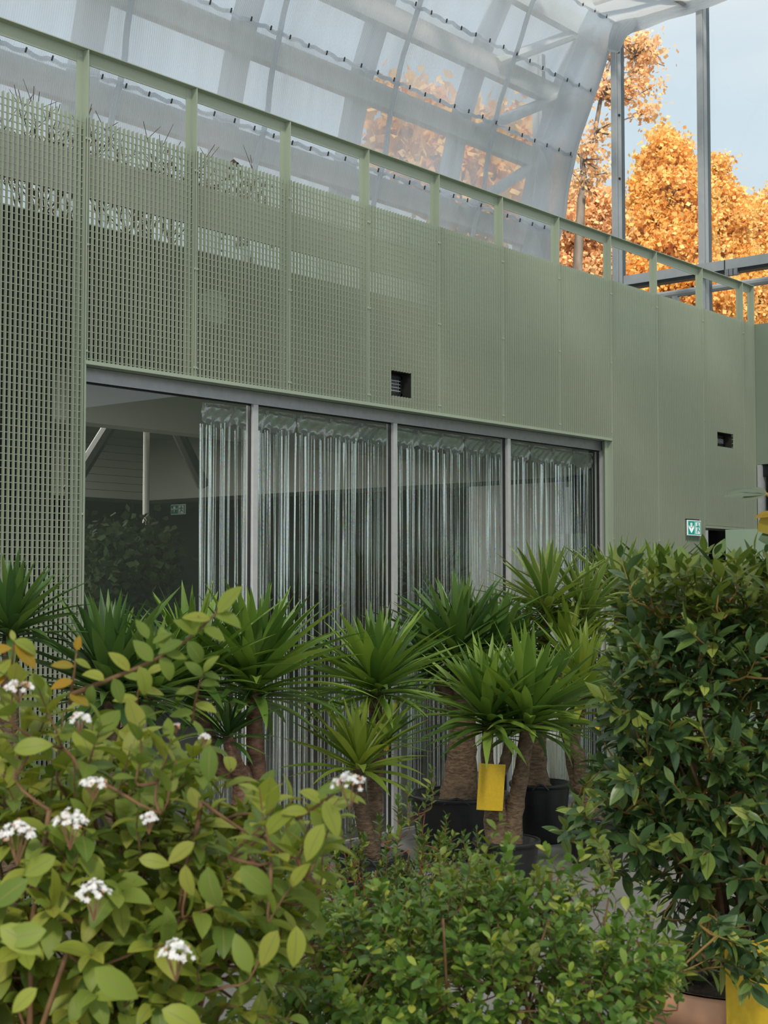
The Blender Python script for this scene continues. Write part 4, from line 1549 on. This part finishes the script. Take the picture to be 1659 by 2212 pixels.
def shrub(root, cen, rad, base, ntips, tl, nl, sets, mats, twig_mat, seed, leaf_len=1.0, th=0.9, shape=2.6, lo=0.45, ok=None, extra=(), up_bias=0.5, limit=300, stems=7, droop=0.15, frame_axes=None, tw=0.0028, matpick=None):
    """tips scattered through a rounded volume; every tip ends a leafy twig that grows from the nearest stem"""
    rnd = random.Random(seed)
    ax = frame_axes or (Vector((1, 0, 0)), Vector((0, 1, 0)), Vector((0, 0, 1)))
    items = []
    tips = []
    while len(tips) < ntips:
        v = supere(rnd, rad, shape, lo)
        p = cen + ax[0] * v.x * rad[0] + ax[1] * v.y * rad[1] + ax[2] * v.z * rad[2]
        if ok and not ok(p):
            ntips -= 0.01
            continue
        out = (ax[0] * v.x + ax[1] * v.y + ax[2] * v.z * 0.8)
        tips.append((p, out))
    tips += [(Vector(e[0]), Vector(e[1])) for e in extra]
    # stems
    sm = MB()
    nodes = []
    for k in range(stems):
        a = 2 * PI * k / stems + rnd.uniform(-.3, .3)
        e = cen + ax[0] * math.cos(a) * rad[0] * rnd.uniform(.35, .9) + ax[1] * math.sin(a) * rad[1] * rnd.uniform(.35, .9) + ax[2] * rad[2] * rnd.uniform(-.3, .8)
        pts = []
        for q in range(8):
            t = q / 7
            p = base.lerp(e, t) + Vector((rnd.uniform(-1, 1), rnd.uniform(-1, 1), 0)) * 0.03 * t
            pts.append(p)
            nodes.append(p)
        sm.tube(pts, [tw * 4.5 * (1 - .6 * q / 7) for q in range(8)], 6)
    sm.build('stems', TWIG, root, smooth=True, kind='stuff')
    NA = np.zeros((len(nodes) + len(tips), 3))
    NA[:len(nodes)] = [list(n_) for n_ in nodes]
    cnt = len(nodes)
    use = np.zeros(len(NA))
    tips.sort(key=lambda e: np.min(((NA[:len(nodes)] - np.array(e[0])) ** 2).sum(1)))
    twm = MB()
    for (p, out) in tips:
        d = (out.normalized() + Vector((0, 0, up_bias)) + Vector((rnd.uniform(-1, 1), rnd.uniform(-1, 1), rnd.uniform(-1, 1))) * 0.55).normalized()
        L = tl * rnd.uniform(0.7, 1.3)
        s_ = p - d * L
        mid = p - d * L * 0.45 + Vector((rnd.uniform(-1, 1), rnd.uniform(-1, 1), rnd.uniform(-1, 1))) * L * 0.06
        ix = int(np.argmin(((NA[:cnt] - np.array(s_)) ** 2).sum(1) * (1 + 0.8 * use[:cnt])))
        use[ix] += 1
        near = Vector(NA[ix])
        NA[cnt] = s_
        cnt += 1
        c_ = near.lerp(s_, 0.5) + Vector((rnd.uniform(-1, 1), rnd.uniform(-1, 1), rnd.uniform(-1, .4))) * 0.12 * (s_ - near).length
        cv = curved([near, c_, s_, mid, p], 2)
        twm.tube(cv, [tw * (1.5 - 1.1 * q / (len(cv) - 1)) for q in range(len(cv))], 5)
        n = max(2, int(nl * rnd.uniform(0.75, 1.25)))
        ph0 = rnd.uniform(0, 6.28)
        s1 = d.cross(Vector((0.3, 0.2, 1))).normalized()
        u1 = s1.cross(d)
        mpick = matpick(rnd, p, out) if matpick else mats[0]
        for k in range(n):
            t = (k + 0.5) / n
            b_ = s_.lerp(p, t) if t > .5 else s_.lerp(mid, t * 1.8)
            az = ph0 + k * 2.4
            rdir = s1 * math.cos(az) + u1 * math.sin(az)
            an = th * (1.15 - 0.55 * t) + rnd.uniform(-.2, .2)
            ld = d * math.cos(an) + rdir * math.sin(an) - Vector((0, 0, droop * rnd.uniform(0.3, 1.5)))
            up = Vector((0, 0, 1)) * 0.8 + d * 0.5 + Vector((rnd.uniform(-1, 1), rnd.uniform(-1, 1), rnd.uniform(-1, 1))) * 0.45
            ln = leaf_len * rnd.uniform(0.7, 1.15) * (1.0 - 0.35 * max(0, t - .75) / .25)
            items.append((frame(b_, ld, up, ln), rnd.choice(sets), mpick, ln))
    twm.build('twigs', twig_mat, root, smooth=True, kind='stuff')
    place_leaves(root, items, mats, limit)
    return tips


camR = CM @ Vector((1, 0, 0))
camF = Vector((HEAD.x, HEAD.y, 0))
AX = (camR, camF, Vector((0, 0, 1)))

# --- dark laurel in a terracotta pot
dl = 4.55
lau_c = at_d(1585, 1590, dl)
kk = dl / F
lb = Vector((lau_c.x, lau_c.y, 0))
lau = thing('potted_laurel', 'dense dark green laurel bush in a terracotta pot', 'plant', (lb.x, lb.y, 0))
pz = at_d(1480, 2142, dl - 0.25).z
pot(lau, lb, 0.33, pz, TERRA, rim=False, fill=0.04)
MB().lathe([(0.325, pz - 0.09), (0.35, pz - 0.085), (0.352, pz - 0.005), (0.34, pz), (0.305, pz)], lb, 36).build('rim_band', TERRA, lau, smooth=True)
lsets = leaf_set([leaf_arrays(1.0, wd, w_lance, 6, fo, cu, tw_) for wd, fo, cu, tw_ in ((0.36, 0.22, 0.35, 0.1), (0.40, 0.30, 0.15, -0.15), (0.34, 0.18, 0.6, 0.2), (0.42, 0.25, -0.2, 0.1))], [LAUREL, LAUREL_N])


def lau_ok(p):
    q = project(p)
    if q is None or q[0] > 1760:
        return False
    x, y = q[0], q[1]
    lim = 1330 - 60 * min(1, max(0, (y - 1300) / 400)) if y < 1720 else 1275 + (y - 1720) * 0.55
    if y > 1850 and (p.x * 913.7 + p.z * 517.3) % 1.0 < 0.6:
        return False
    return x > lim and y > 1205


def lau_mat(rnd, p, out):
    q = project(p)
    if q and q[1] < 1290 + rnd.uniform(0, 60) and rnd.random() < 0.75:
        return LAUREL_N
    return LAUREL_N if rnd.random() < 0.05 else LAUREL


ex = []
for px in range(1345, 1700, 22):
    ex.append((at_d(px + R.uniform(-8, 8), 1205 + R.uniform(-18, 22), dl + R.uniform(-.35, .3)), (R.uniform(-.3, .3), R.uniform(-.2, .2), 1)))
for (px, py) in ((1250, 1770), (1225, 1790), (1270, 1700), (1300, 1660), (1255, 1740), (1290, 1800), (1300, 1850), (1470, 2090), (1520, 2060), (1600, 2110), (1640, 2090), (1500, 2130), (1360, 1900), (1540, 1980), (1620, 2000)):
    ex.append((at_d(px, py, dl - R.uniform(0.0, .35)), (-0.6 if px < 1350 else R.uniform(-.5, .5), -0.6, -0.2)))
for (px, py) in ((1580, 2035), (1610, 2050), (1640, 2040), (1600, 2085), (1650, 2080), (1565, 2010), (1630, 2130), (1660, 2110), (1550, 2060)):
    ex.append((at_d(px, py, 3.98), (R.uniform(-.6, .6), -.6, -.5)))
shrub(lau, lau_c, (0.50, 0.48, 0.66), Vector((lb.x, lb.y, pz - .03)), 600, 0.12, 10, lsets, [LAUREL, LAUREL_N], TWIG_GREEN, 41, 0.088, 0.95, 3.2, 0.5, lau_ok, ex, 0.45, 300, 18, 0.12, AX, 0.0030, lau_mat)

# --- flowering viburnum, close
dv = 2.25
vc = at_d(110, 2010, dv + 0.25)
kv = (dv + .25) / F
vb = Vector((vc.x, vc.y, 0))
vib = thing('flowering_viburnum', 'yellowing green viburnum bush with white flower clusters, nearest the camera', 'plant', (vb.x, vb.y, 0))
pot(vib, vb, 0.22, 0.40)
vsets = leaf_set([leaf_arrays(1.0, wd, w_oval, 7, fo, cu, tw_) for wd, fo, cu, tw_ in ((0.50, 0.20, 0.45, 0.1), (0.54, 0.25, 0.2, -0.1), (0.48, 0.15, 0.8, 0.15), (0.52, 0.3, 1.1, -0.1))], [VIB, VIBY])


def vib_ok(p):
    q = project(p)
    if q is None:
        return False
    if q[2] < 1.75:
        return False
    return q[0] > -260 and q[1] < 2420


ex = []
for (px, py, dx) in ((735, 1720, 1), (690, 1730, 1), (640, 1720, .5), (600, 1730, .3), (700, 1800, 1), (660, 1860, 1), (720, 1760, 1), (560, 1700, .2), (30, 1460, -.2), (80, 1480, 0), (10, 1520, -.3), (140, 1530, .2), (60, 1560, 0), (220, 1560, 0), (300, 1560, 0), (370, 1590, 0), (440, 1600, .3), (110, 1500, 0), (180, 1600, 0), (500, 1660, .2), (620, 1960, .6), (590, 2000, .6), (560, 1900, .5), (640, 1900, .8), (380, 1640, 0), (430, 1720, .2)):
    ex.append((at_d(px, py, dv + R.uniform(-.15, .3)), (dx, -.2, .6)))
tips = shrub(vib, vc, (600 * kv, 0.36, 470 * kv), Vector((vb.x, vb.y, .36)), 430, 0.10, 8, vsets, [VIB, VIBY], TWIG, 43, 0.063, 0.95, 2.2, 0.35, vib_ok, ex, 0.55, 300, 16, 0.18, AX, 0.0022,
             lambda rnd, p, out: VIB)


# arching shoots of the viburnum
def shoot(root, px_pts, depth, r0, leaf_specs, name='long_shoot', mat=TWIG):
    P = curved([at_d(x, y, depth + dd) for x, y, dd in px_pts])
    MB().tube(P, [r0 * (1 - .6 * i / (len(P) - 1)) for i in range(len(P))], 7).build(name, mat, root, smooth=True)
    for (x, y, dx, dy, ln, yel) in leaf_specs:
        b_ = at_d(x, y, depth - .01)
        d = (camR * dx - Vector((0, 0, 1)) * dy - camF * R.uniform(-.2, .4)).normalized()
        ent = R.choice(vsets)
        link('leaf', ent[1][(VIBY if yel else VIB).name], root, matrix=frame(b_, d, (-camF * .7 + Vector((0, 0, .8)) + camR * R.uniform(-.4, .4)), ln * depth / F))


shoot(vib, [(150, 1502, 0.05), (230, 1470, 0), (320, 1432, 0), (400, 1385, 0), (470, 1322, 0)], 2.2, 0.0042,
      [(470, 1325, .5, -.6, 80, 0), (455, 1338, -.8, -.1, 62, 0), (465, 1330, 1, .1, 66, 0), (440, 1355, .9, .5, 56, 0), (425, 1370, -.7, -.5, 60, 0), (405, 1385, .6, .8, 66, 0), (395, 1385, -.8, .3, 60, 0), (360, 1412, -.2, -1, 64, 0), (345, 1420, .6, .8, 62, 0),
       (330, 1428, -.7, -.8, 62, 0), (330, 1390, .7, -.6, 50, 0), (320, 1380, -.5, -.8, 52, 0), (300, 1440, .4, .9, 70, 0), (280, 1450, -.6, -.7, 62, 0), (245, 1465, .3, .9, 58, 0), (225, 1470, -.8, -.5, 56, 0), (200, 1480, -.2, 1, 50, 0), (355, 1410, .9, .2, 50, 0), (418, 1372, .2, -1, 46, 0)])
shoot(vib, [(150, 1520, 0.05), (158, 1470, 0), (166, 1402, 0)], 2.25, 0.003,
      [(166, 1405, .2, -1, 34, 1), (160, 1440, -1, -.2, 50, 1), (157, 1470, -.9, .3, 50, 1), (162, 1425, .9, .4, 40, 0), (150, 1500, .9, .4, 54, 1)])
shoot(vib, [(20, 1480, 0.05), (26, 1430, 0), (32, 1380, 0)], 2.2, 0.003,
      [(30, 1385, 1, .3, 62, 0), (32, 1392, .9, .9, 70, 1), (26, 1400, -.9, .1, 70, 1), (24, 1425, -.7, .8, 60, 0), (22, 1440, .9, .7, 60, 0), (30, 1384, -.3, -1, 26, 0), (14, 1460, -.9, .5, 64, 1)])
shoot(vib, [(415, 1560, 0.05), (425, 1500, 0), (440, 1450, 0)], 2.3, 0.0026,
      [(440, 1452, .5, -.8, 50, 0), (438, 1460, -.7, -.6, 50, 0), (432, 1480, .9, -.3, 46, 0), (428, 1490, -.9, .1, 50, 0), (422, 1520, .9, .2, 54, 0), (418, 1540, -.9, .0, 54, 0), (440, 1455, .9, .2, 40, 0)])
shoot(vib, [(290, 1560, 0.05), (300, 1490, 0), (318, 1455, 0)], 2.3, 0.0026,
      [(318, 1455, .8, -.5, 50, 0), (310, 1470, -.8, -.4, 50, 0), (303, 1490, .9, .1, 54, 0), (298, 1510, -.9, .0, 54, 0), (294, 1530, .9, .2, 54, 0)])
shoot(vib, [(640, 1770, 0.02), (700, 1730, 0), (752, 1692, 0)], 2.15, 0.0032,
      [(745, 1700, -.8, .1, 60, 0), (735, 1705, .9, .5, 50, 0), (700, 1730, .5, 1, 84, 0), (690, 1735, -.6, -.6, 60, 0), (670, 1752, .6, .8, 76, 0), (665, 1755, -.8, -.2, 60, 0)])
# large blades in front of the bush
for (x, y, dx, dy, ln, dep) in ((400, 1868, .1, 1, 74, 2.0), (450, 1872, .1, 1, 104, 2.0), (520, 1872, .6, .5, 96, 1.98), (575, 1900, -1, -.25, 80, 2.0), (300, 1855, 1, .1, 70, 2.05), (420, 1820, -.7, .5, 72, 2.0),
                                (80, 2135, -.6, .5, 74, 1.85), (30, 1620, .8, -.2, 86, 2.0), (205, 2090, .8, .6, 120, 1.85), (100, 2010, -1, .2, 100, 1.85), (0, 2000, .7, .4, 110, 1.85), (700, 1780, -.6, 1, 90, 2.05), (455, 1610, -.1, 1, 84, 2.0), (540, 2100, -.4, -1, 90, 2.0),
                                (640, 2000, 0, 1, 90, 2.05), (600, 2010, -.5, 1, 84, 2.05), (60, 1900, -.9, .6, 100, 1.9), (120, 1850, -.9, .5, 80, 1.95), (350, 2180, .8, .3, 110, 1.85)):
    b_ = at_d(x, y, dep)
    d = (camR * dx - Vector((0, 0, 1)) * dy - camF * .15).normalized()
    link('leaf', R.choice(vsets)[1][VIB.name], vib, matrix=frame(b_, d, -camF + Vector((0, 0, .5)) + camR * R.uniform(-.5, .5), ln * dep / F))


def flower_cluster(root, px, py, depth, wpx, hpx, seed, sparse=1.0, bud=0.12):
    rnd = random.Random(seed)
    c_ = at_d(px, py, depth)
    k = depth / F
    mw, mbud = MB(), MB()
    n = int(46 * sparse)
    for q in range(n):
        a = rnd.uniform(0, 2 * PI)
        r = math.sqrt(rnd.random())
        off = camR * math.cos(a) * r * wpx / 2 * k + camF * math.sin(a) * r * wpx / 2 * k + Vector((0, 0, 1)) * (hpx * k * (0.5 - 0.9 * r * r + rnd.uniform(-.25, .25)) * .6)
        p = c_ + off
        if rnd.random() < bud:
            mbud.lathe([(0.0, -.0022), (.0016, -.001), (.0018, .001), (0, .0026)], p, 5)
            continue
        nrm = (Vector((0, 0, 1)) * .8 + off.normalized() * .7 - camF * .5 + Vector((rnd.uniform(-1, 1), rnd.uniform(-1, 1), rnd.uniform(-1, 1))) * .4).normalized()
        s_ = nrm.cross(Vector((0.2, 1, 0.1))).normalized()
        u_ = s_.cross(nrm)
        fr = rnd.uniform(.0034, .0048)
        V, T = [tuple(p)], []
        ph = rnd.uniform(0, 6)
        for j in range(5):
            a2 = ph + j * 2 * PI / 5
            for da, rr, hh_ in ((-.45, .75, .3), (0, 1.05, .35), (.45, .75, .3)):
                V.append(tuple(p + (s_ * math.cos(a2 + da) + u_ * math.sin(a2 + da)) * fr * rr + nrm * fr * hh_))
            i0 = 1 + j * 3
            T += [(0, i0, i0 + 1), (0, i0 + 1, i0 + 2)]
        mw.add(V, None, T)
    f = mw.build('flower_cluster', PETAL, root)
    if mbud.n:
        mbud.build('buds', BUD, f)
    st = MB()
    base = c_ - Vector((0, 0, hpx * k * 1.4))
    for q in range(5):
        a = q * 2 * PI / 5
        st.tube([base, c_ + camR * math.cos(a) * wpx * .3 * k + camF * math.sin(a) * wpx * .3 * k - Vector((0, 0, hpx * k * .15))], .0012, 4)
    st.build('flower_stalks', TWIG, f)


for i, (px, py, dep, w_, h_, sps, bd) in enumerate(((40, 1482, 2.15, 66, 26, .9, .35), (172, 1550, 2.1, 44, 24, .7, .1), (202, 1690, 2.0, 64, 26, .9, .1), (152, 1768, 1.95, 74, 48, 1.2, .1), (38, 1794, 1.92, 78, 54, 1.3, .15), (322, 1765, 2.1, 36, 26, .6, .1),
                                                  (203, 1922, 1.9, 70, 48, 1.2, .08), (380, 2052, 1.9, 76, 48, 1.3, .06), (755, 1688, 2.1, 76, 42, 1.2, .2), (443, 1590, 2.2, 18, 14, .25, .2), (380, 1568, 2.2, 16, 12, .2, .3))):
    flower_cluster(vib, px, py, dep, w_, h_, 100 + i, sps, bd)

# --- round-leaved shrub along the bottom
ds = 3.05
sc_ = at_d(1000, 2165, ds)
ks = ds / F
sb = Vector((sc_.x, sc_.y, 0))
rs = thing('round_leaved_shrub', 'bushy shrub of small round glossy leaves in front of the laurel', 'plant', (sb.x, sb.y, 0))
pot(rs, sb, 0.24, 0.42)
rsets = leaf_set([leaf_arrays(1.0, wd, w_spoon, 4, fo, cu) for wd, fo, cu in ((0.62, 0.2, 0.3), (0.68, 0.3, 0.0), (0.56, 0.2, 0.6))], [ROUND, ROUND_N])


def rs_ok(p):
    q = project(p)
    if q is None:
        return False
    x, y = q[0], q[1]
    if y > 2330 or x < 420:
        return False
    top = 1900 if x < 900 else 1850 if x < 1120 else 1850 + (x - 1120) * 0.22
    if x > 1290:
        top = 1890 + (x - 1290) * 0.6
    return y > top and x < 1500 - max(0, y - 2080) * 0.55


ex = []
for (px, py) in ((1100, 1800), (1085, 1760), (1090, 1830), (1260, 1830), (1280, 1800), (1300, 1830), (1175, 1830), (1160, 1870), (1230, 1860), (1330, 1870), (1400, 1910), (1430, 1930), (1380, 1960), (1020, 1840), (950, 1840), (1440, 2060), (1460, 2090), (1420, 2120), (880, 1900), (1050, 1880), (1120, 1890)):
    ex.append((at_d(px, py, ds + R.uniform(-.2, .2)), (R.uniform(-.3, .3), 0, 1.2)))
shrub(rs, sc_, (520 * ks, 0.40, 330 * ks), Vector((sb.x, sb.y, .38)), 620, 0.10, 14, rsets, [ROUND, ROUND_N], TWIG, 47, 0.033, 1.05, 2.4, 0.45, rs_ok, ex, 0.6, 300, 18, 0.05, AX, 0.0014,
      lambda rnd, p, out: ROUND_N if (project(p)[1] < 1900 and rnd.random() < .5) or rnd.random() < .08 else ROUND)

# --- red-twigged small-leaved shrub behind it
dt = 4.6
tc_ = at_d(800, 1960, dt)
kt = dt / F
tb = Vector((tc_.x, tc_.y, 0))
ts = thing('red_twigged_shrub', 'small-leaved shrub with thin red twigs below the round-headed yucca', 'plant', (tb.x, tb.y, 0))
pot(ts, tb, 0.24, 0.40)
tsets = leaf_set([leaf_arrays(1.0, wd, w_lance, 4, fo, cu) for wd, fo, cu in ((0.46, 0.25, 0.3), (0.5, 0.3, 0.0))], [SMALL])
ex = []
for (px, py) in ((880, 1690), (932, 1660), (925, 1700), (860, 1720), (900, 1740), (965, 1760), (870, 1770), (840, 1790), (780, 1800), (1000, 1800), (720, 1800), (1030, 1790), (950, 1800), (905, 1790), (820, 1760), (755, 1740), (690, 1790)):
    ex.append((at_d(px, py, dt + R.uniform(-.2, .2)), (R.uniform(-.2, .2), 0, 1.5)))


def ts_ok(p):
    q = project(p)
    return q is not None and 560 < q[0] < 1150 and q[1] > 1795


shrub(ts, tc_, (330 * kt, 0.4, 210 * kt), Vector((tb.x, tb.y, .36)), 330, 0.12, 15, tsets, [SMALL], TWIG_RED, 49, 0.033, 0.9, 2.4, 0.4, ts_ok, ex, 0.9, 300, 16, 0.02, AX, 0.0016)

# white string caught in the round-leaved shrub
P = [at_d(x, y, 2.75) for x, y in ((1205, 2160), (1200, 2180), (1212, 2196), (1206, 2215))]
P2 = [at_d(x, y, 2.75) for x, y in ((1206, 2162), (1216, 2185), (1214, 2205), (1222, 2220))]
o = MB().tube(curved(P), 0.0022, 6).tube(curved(P2), 0.0022, 6).build('plant_tie', STRING)
tag(o, 'white plant tie dangling in the round-leaved shrub', 'string')


# --- fig branch reaching in beside the tall door
fd = 4.4
fb = at_d(1790, 1300, fd)
fig = thing('fig_sapling', 'fig sapling reaching in with a grey-green lobed leaf and yellow leaves', 'plant', (fb.x, fb.y, 0))
pot(fig, (fb.x, fb.y, 0), 0.16, 0.30)
MB().tube(curved([Vector((fb.x, fb.y, .22)), at_d(1770, 1500, fd), at_d(1730, 1250, fd), at_d(1690, 1100, fd), at_d(1652, 1066, fd)]), [0.014] * 8 + [.011] * 8 + [.006] * 9, 7).build('stem', TWIG_GREEN, fig, smooth=True)


def fig_leaf(px, py, dx, dy, ln, mat, lobes, face):
    b_ = at_d(px, py, fd)
    d = (camR * dx - Vector((0, 0, 1)) * dy - camF * .1).normalized()
    M = frame(b_, d, face, ln * fd / F)
    mb = MB()
    for (ang, l_, w_) in lobes:
        a = leaf_arrays(l_, w_, w_oval, 8, 0.12, 0.35)
        c_, s_ = math.cos(ang), math.sin(ang)
        V = np.stack([a[0][:, 0] * c_ - a[0][:, 1] * s_, a[0][:, 0] * s_ + a[0][:, 1] * c_, a[0][:, 2]], 1)
        mb.add(V, a[1], None, a[2])
    me = mb.mesh('leaf', True)
    me.materials.append(mat)
    link('leaf', me, fig, matrix=M)
    MB().tube([b_, b_ - d * .05 + Vector((0, 0, -.01))], 0.003, 5).build('leaf_stalk', TWIG_GREEN, fig)


upv = Vector((0, 0, 1)) - camF * 0.55
fig_leaf(1656, 1066, -1, -.04, 96, FIGG, [(0, 1.0, .34), (-.30, .92, .24), (.34, .7, .3), (-.75, .5, .3)], Vector((0, 0, 1)) - camF * .62)
fig_leaf(1690, 1110, -1, .02, 62, FIGY, [(0, 1.0, .62)], Vector((0, 0, 1)) - camF * .4)
fig_leaf(1682, 1118, -.8, .5, 54, FIGY, [(0, 1.0, .9), (.5, .7, .5)], -camF)
fig_leaf(1690, 1160, -1, .05, 52, FIGD, [(0, 1.0, .8)], Vector((0, 0, .5)) - camF)
fig_leaf(1700, 1090, .8, -.4, 80, FIGG, [(0, 1.0, .5), (.5, .8, .4), (-.5, .8, .4)], upv)


# ------------------------------------------------------------------ bare shrubs on the terrace behind the grating
def bare_shrub(label, px, py_top, ybase, spread, h, n, seed):
    rnd = random.Random(seed)
    p = at_y(px, py_top, ybase)
    base = Vector((p.x, ybase, 4.42))
    root = thing('bare_shrub', label, 'shrub', base, 'bare shrubs on the terrace')
    mb = MB()
    top = p.z - base.z
    for k in range(n):
        e = base + Vector((rnd.uniform(-spread, spread), rnd.uniform(-.25, .25), top * rnd.uniform(.6, 1.0)))
        s_ = base + Vector((rnd.uniform(-spread * .5, spread * .5), rnd.uniform(-.15, .15), 0))
        mid = s_.lerp(e, .55) + Vector((rnd.uniform(-.06, .06), rnd.uniform(-.06, .06), 0))
        mb.tube([s_, mid, e], [.009, .006, .003], 4)
        for q in range(4):
            st = mid.lerp(e, q / 4)
            mb.tube([st, st + Vector((rnd.uniform(-.16, .16), rnd.uniform(-.1, .1), rnd.uniform(.05, .2)))], [.004, .002], 4)
    mb.build('bare_twigs', BARE, root)
    leafs = MB()
    nr = np.random.default_rng(seed)
    V, Q = leaf_cloud([list(base + Vector((rnd.uniform(-spread, spread), 0, rnd.uniform(.45, top * .8)))) for _ in range(12)], (.12, .1, .07), 200, 0.05, nr)
    leafs.add(V, Q).build('withered_leaves', BARE, root, kind='stuff')
    return root


bare_shrub('bare twiggy shrub on the terrace behind the grating, beside the first tall post', 110, 208, D + 1.2, .55, .6, 34, 61)
bare_shrub('wide bare shrub behind the grating between the first and second posts', 300, 275, D + 1.2, .75, .5, 40, 62)
bare_shrub('two thin bare stems poking over the grating between the second and third posts', 525, 330, D + 1.1, .16, .4, 5, 63)

# dim tree form standing in for a tree's reflection in the uncurtained pane
ip = at_y(270, 1230, D + 2.0)
ind = thing('reflected_tree_form', 'dim bushy tree form behind the uncurtained pane, standing in for a reflection', 'plant', (ip.x, ip.y, 0))
pot(ind, (ip.x, ip.y, 0.005), 0.25, 0.40)
MB().tube([(ip.x, ip.y, .35), (ip.x + .03, ip.y, 1.1), (ip.x, ip.y, 1.7)], [.05, .04, .025], 8).build('trunk', BARK, ind, smooth=True)
nr = np.random.default_rng(71)
cl = crown_points((ip.x, ip.y, 1.98), (.52, .45, .60), 160, nr)
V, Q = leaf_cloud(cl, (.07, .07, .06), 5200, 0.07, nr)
MB().add(V, Q).build('foliage', REFL_LEAF, ind, kind='stuff')
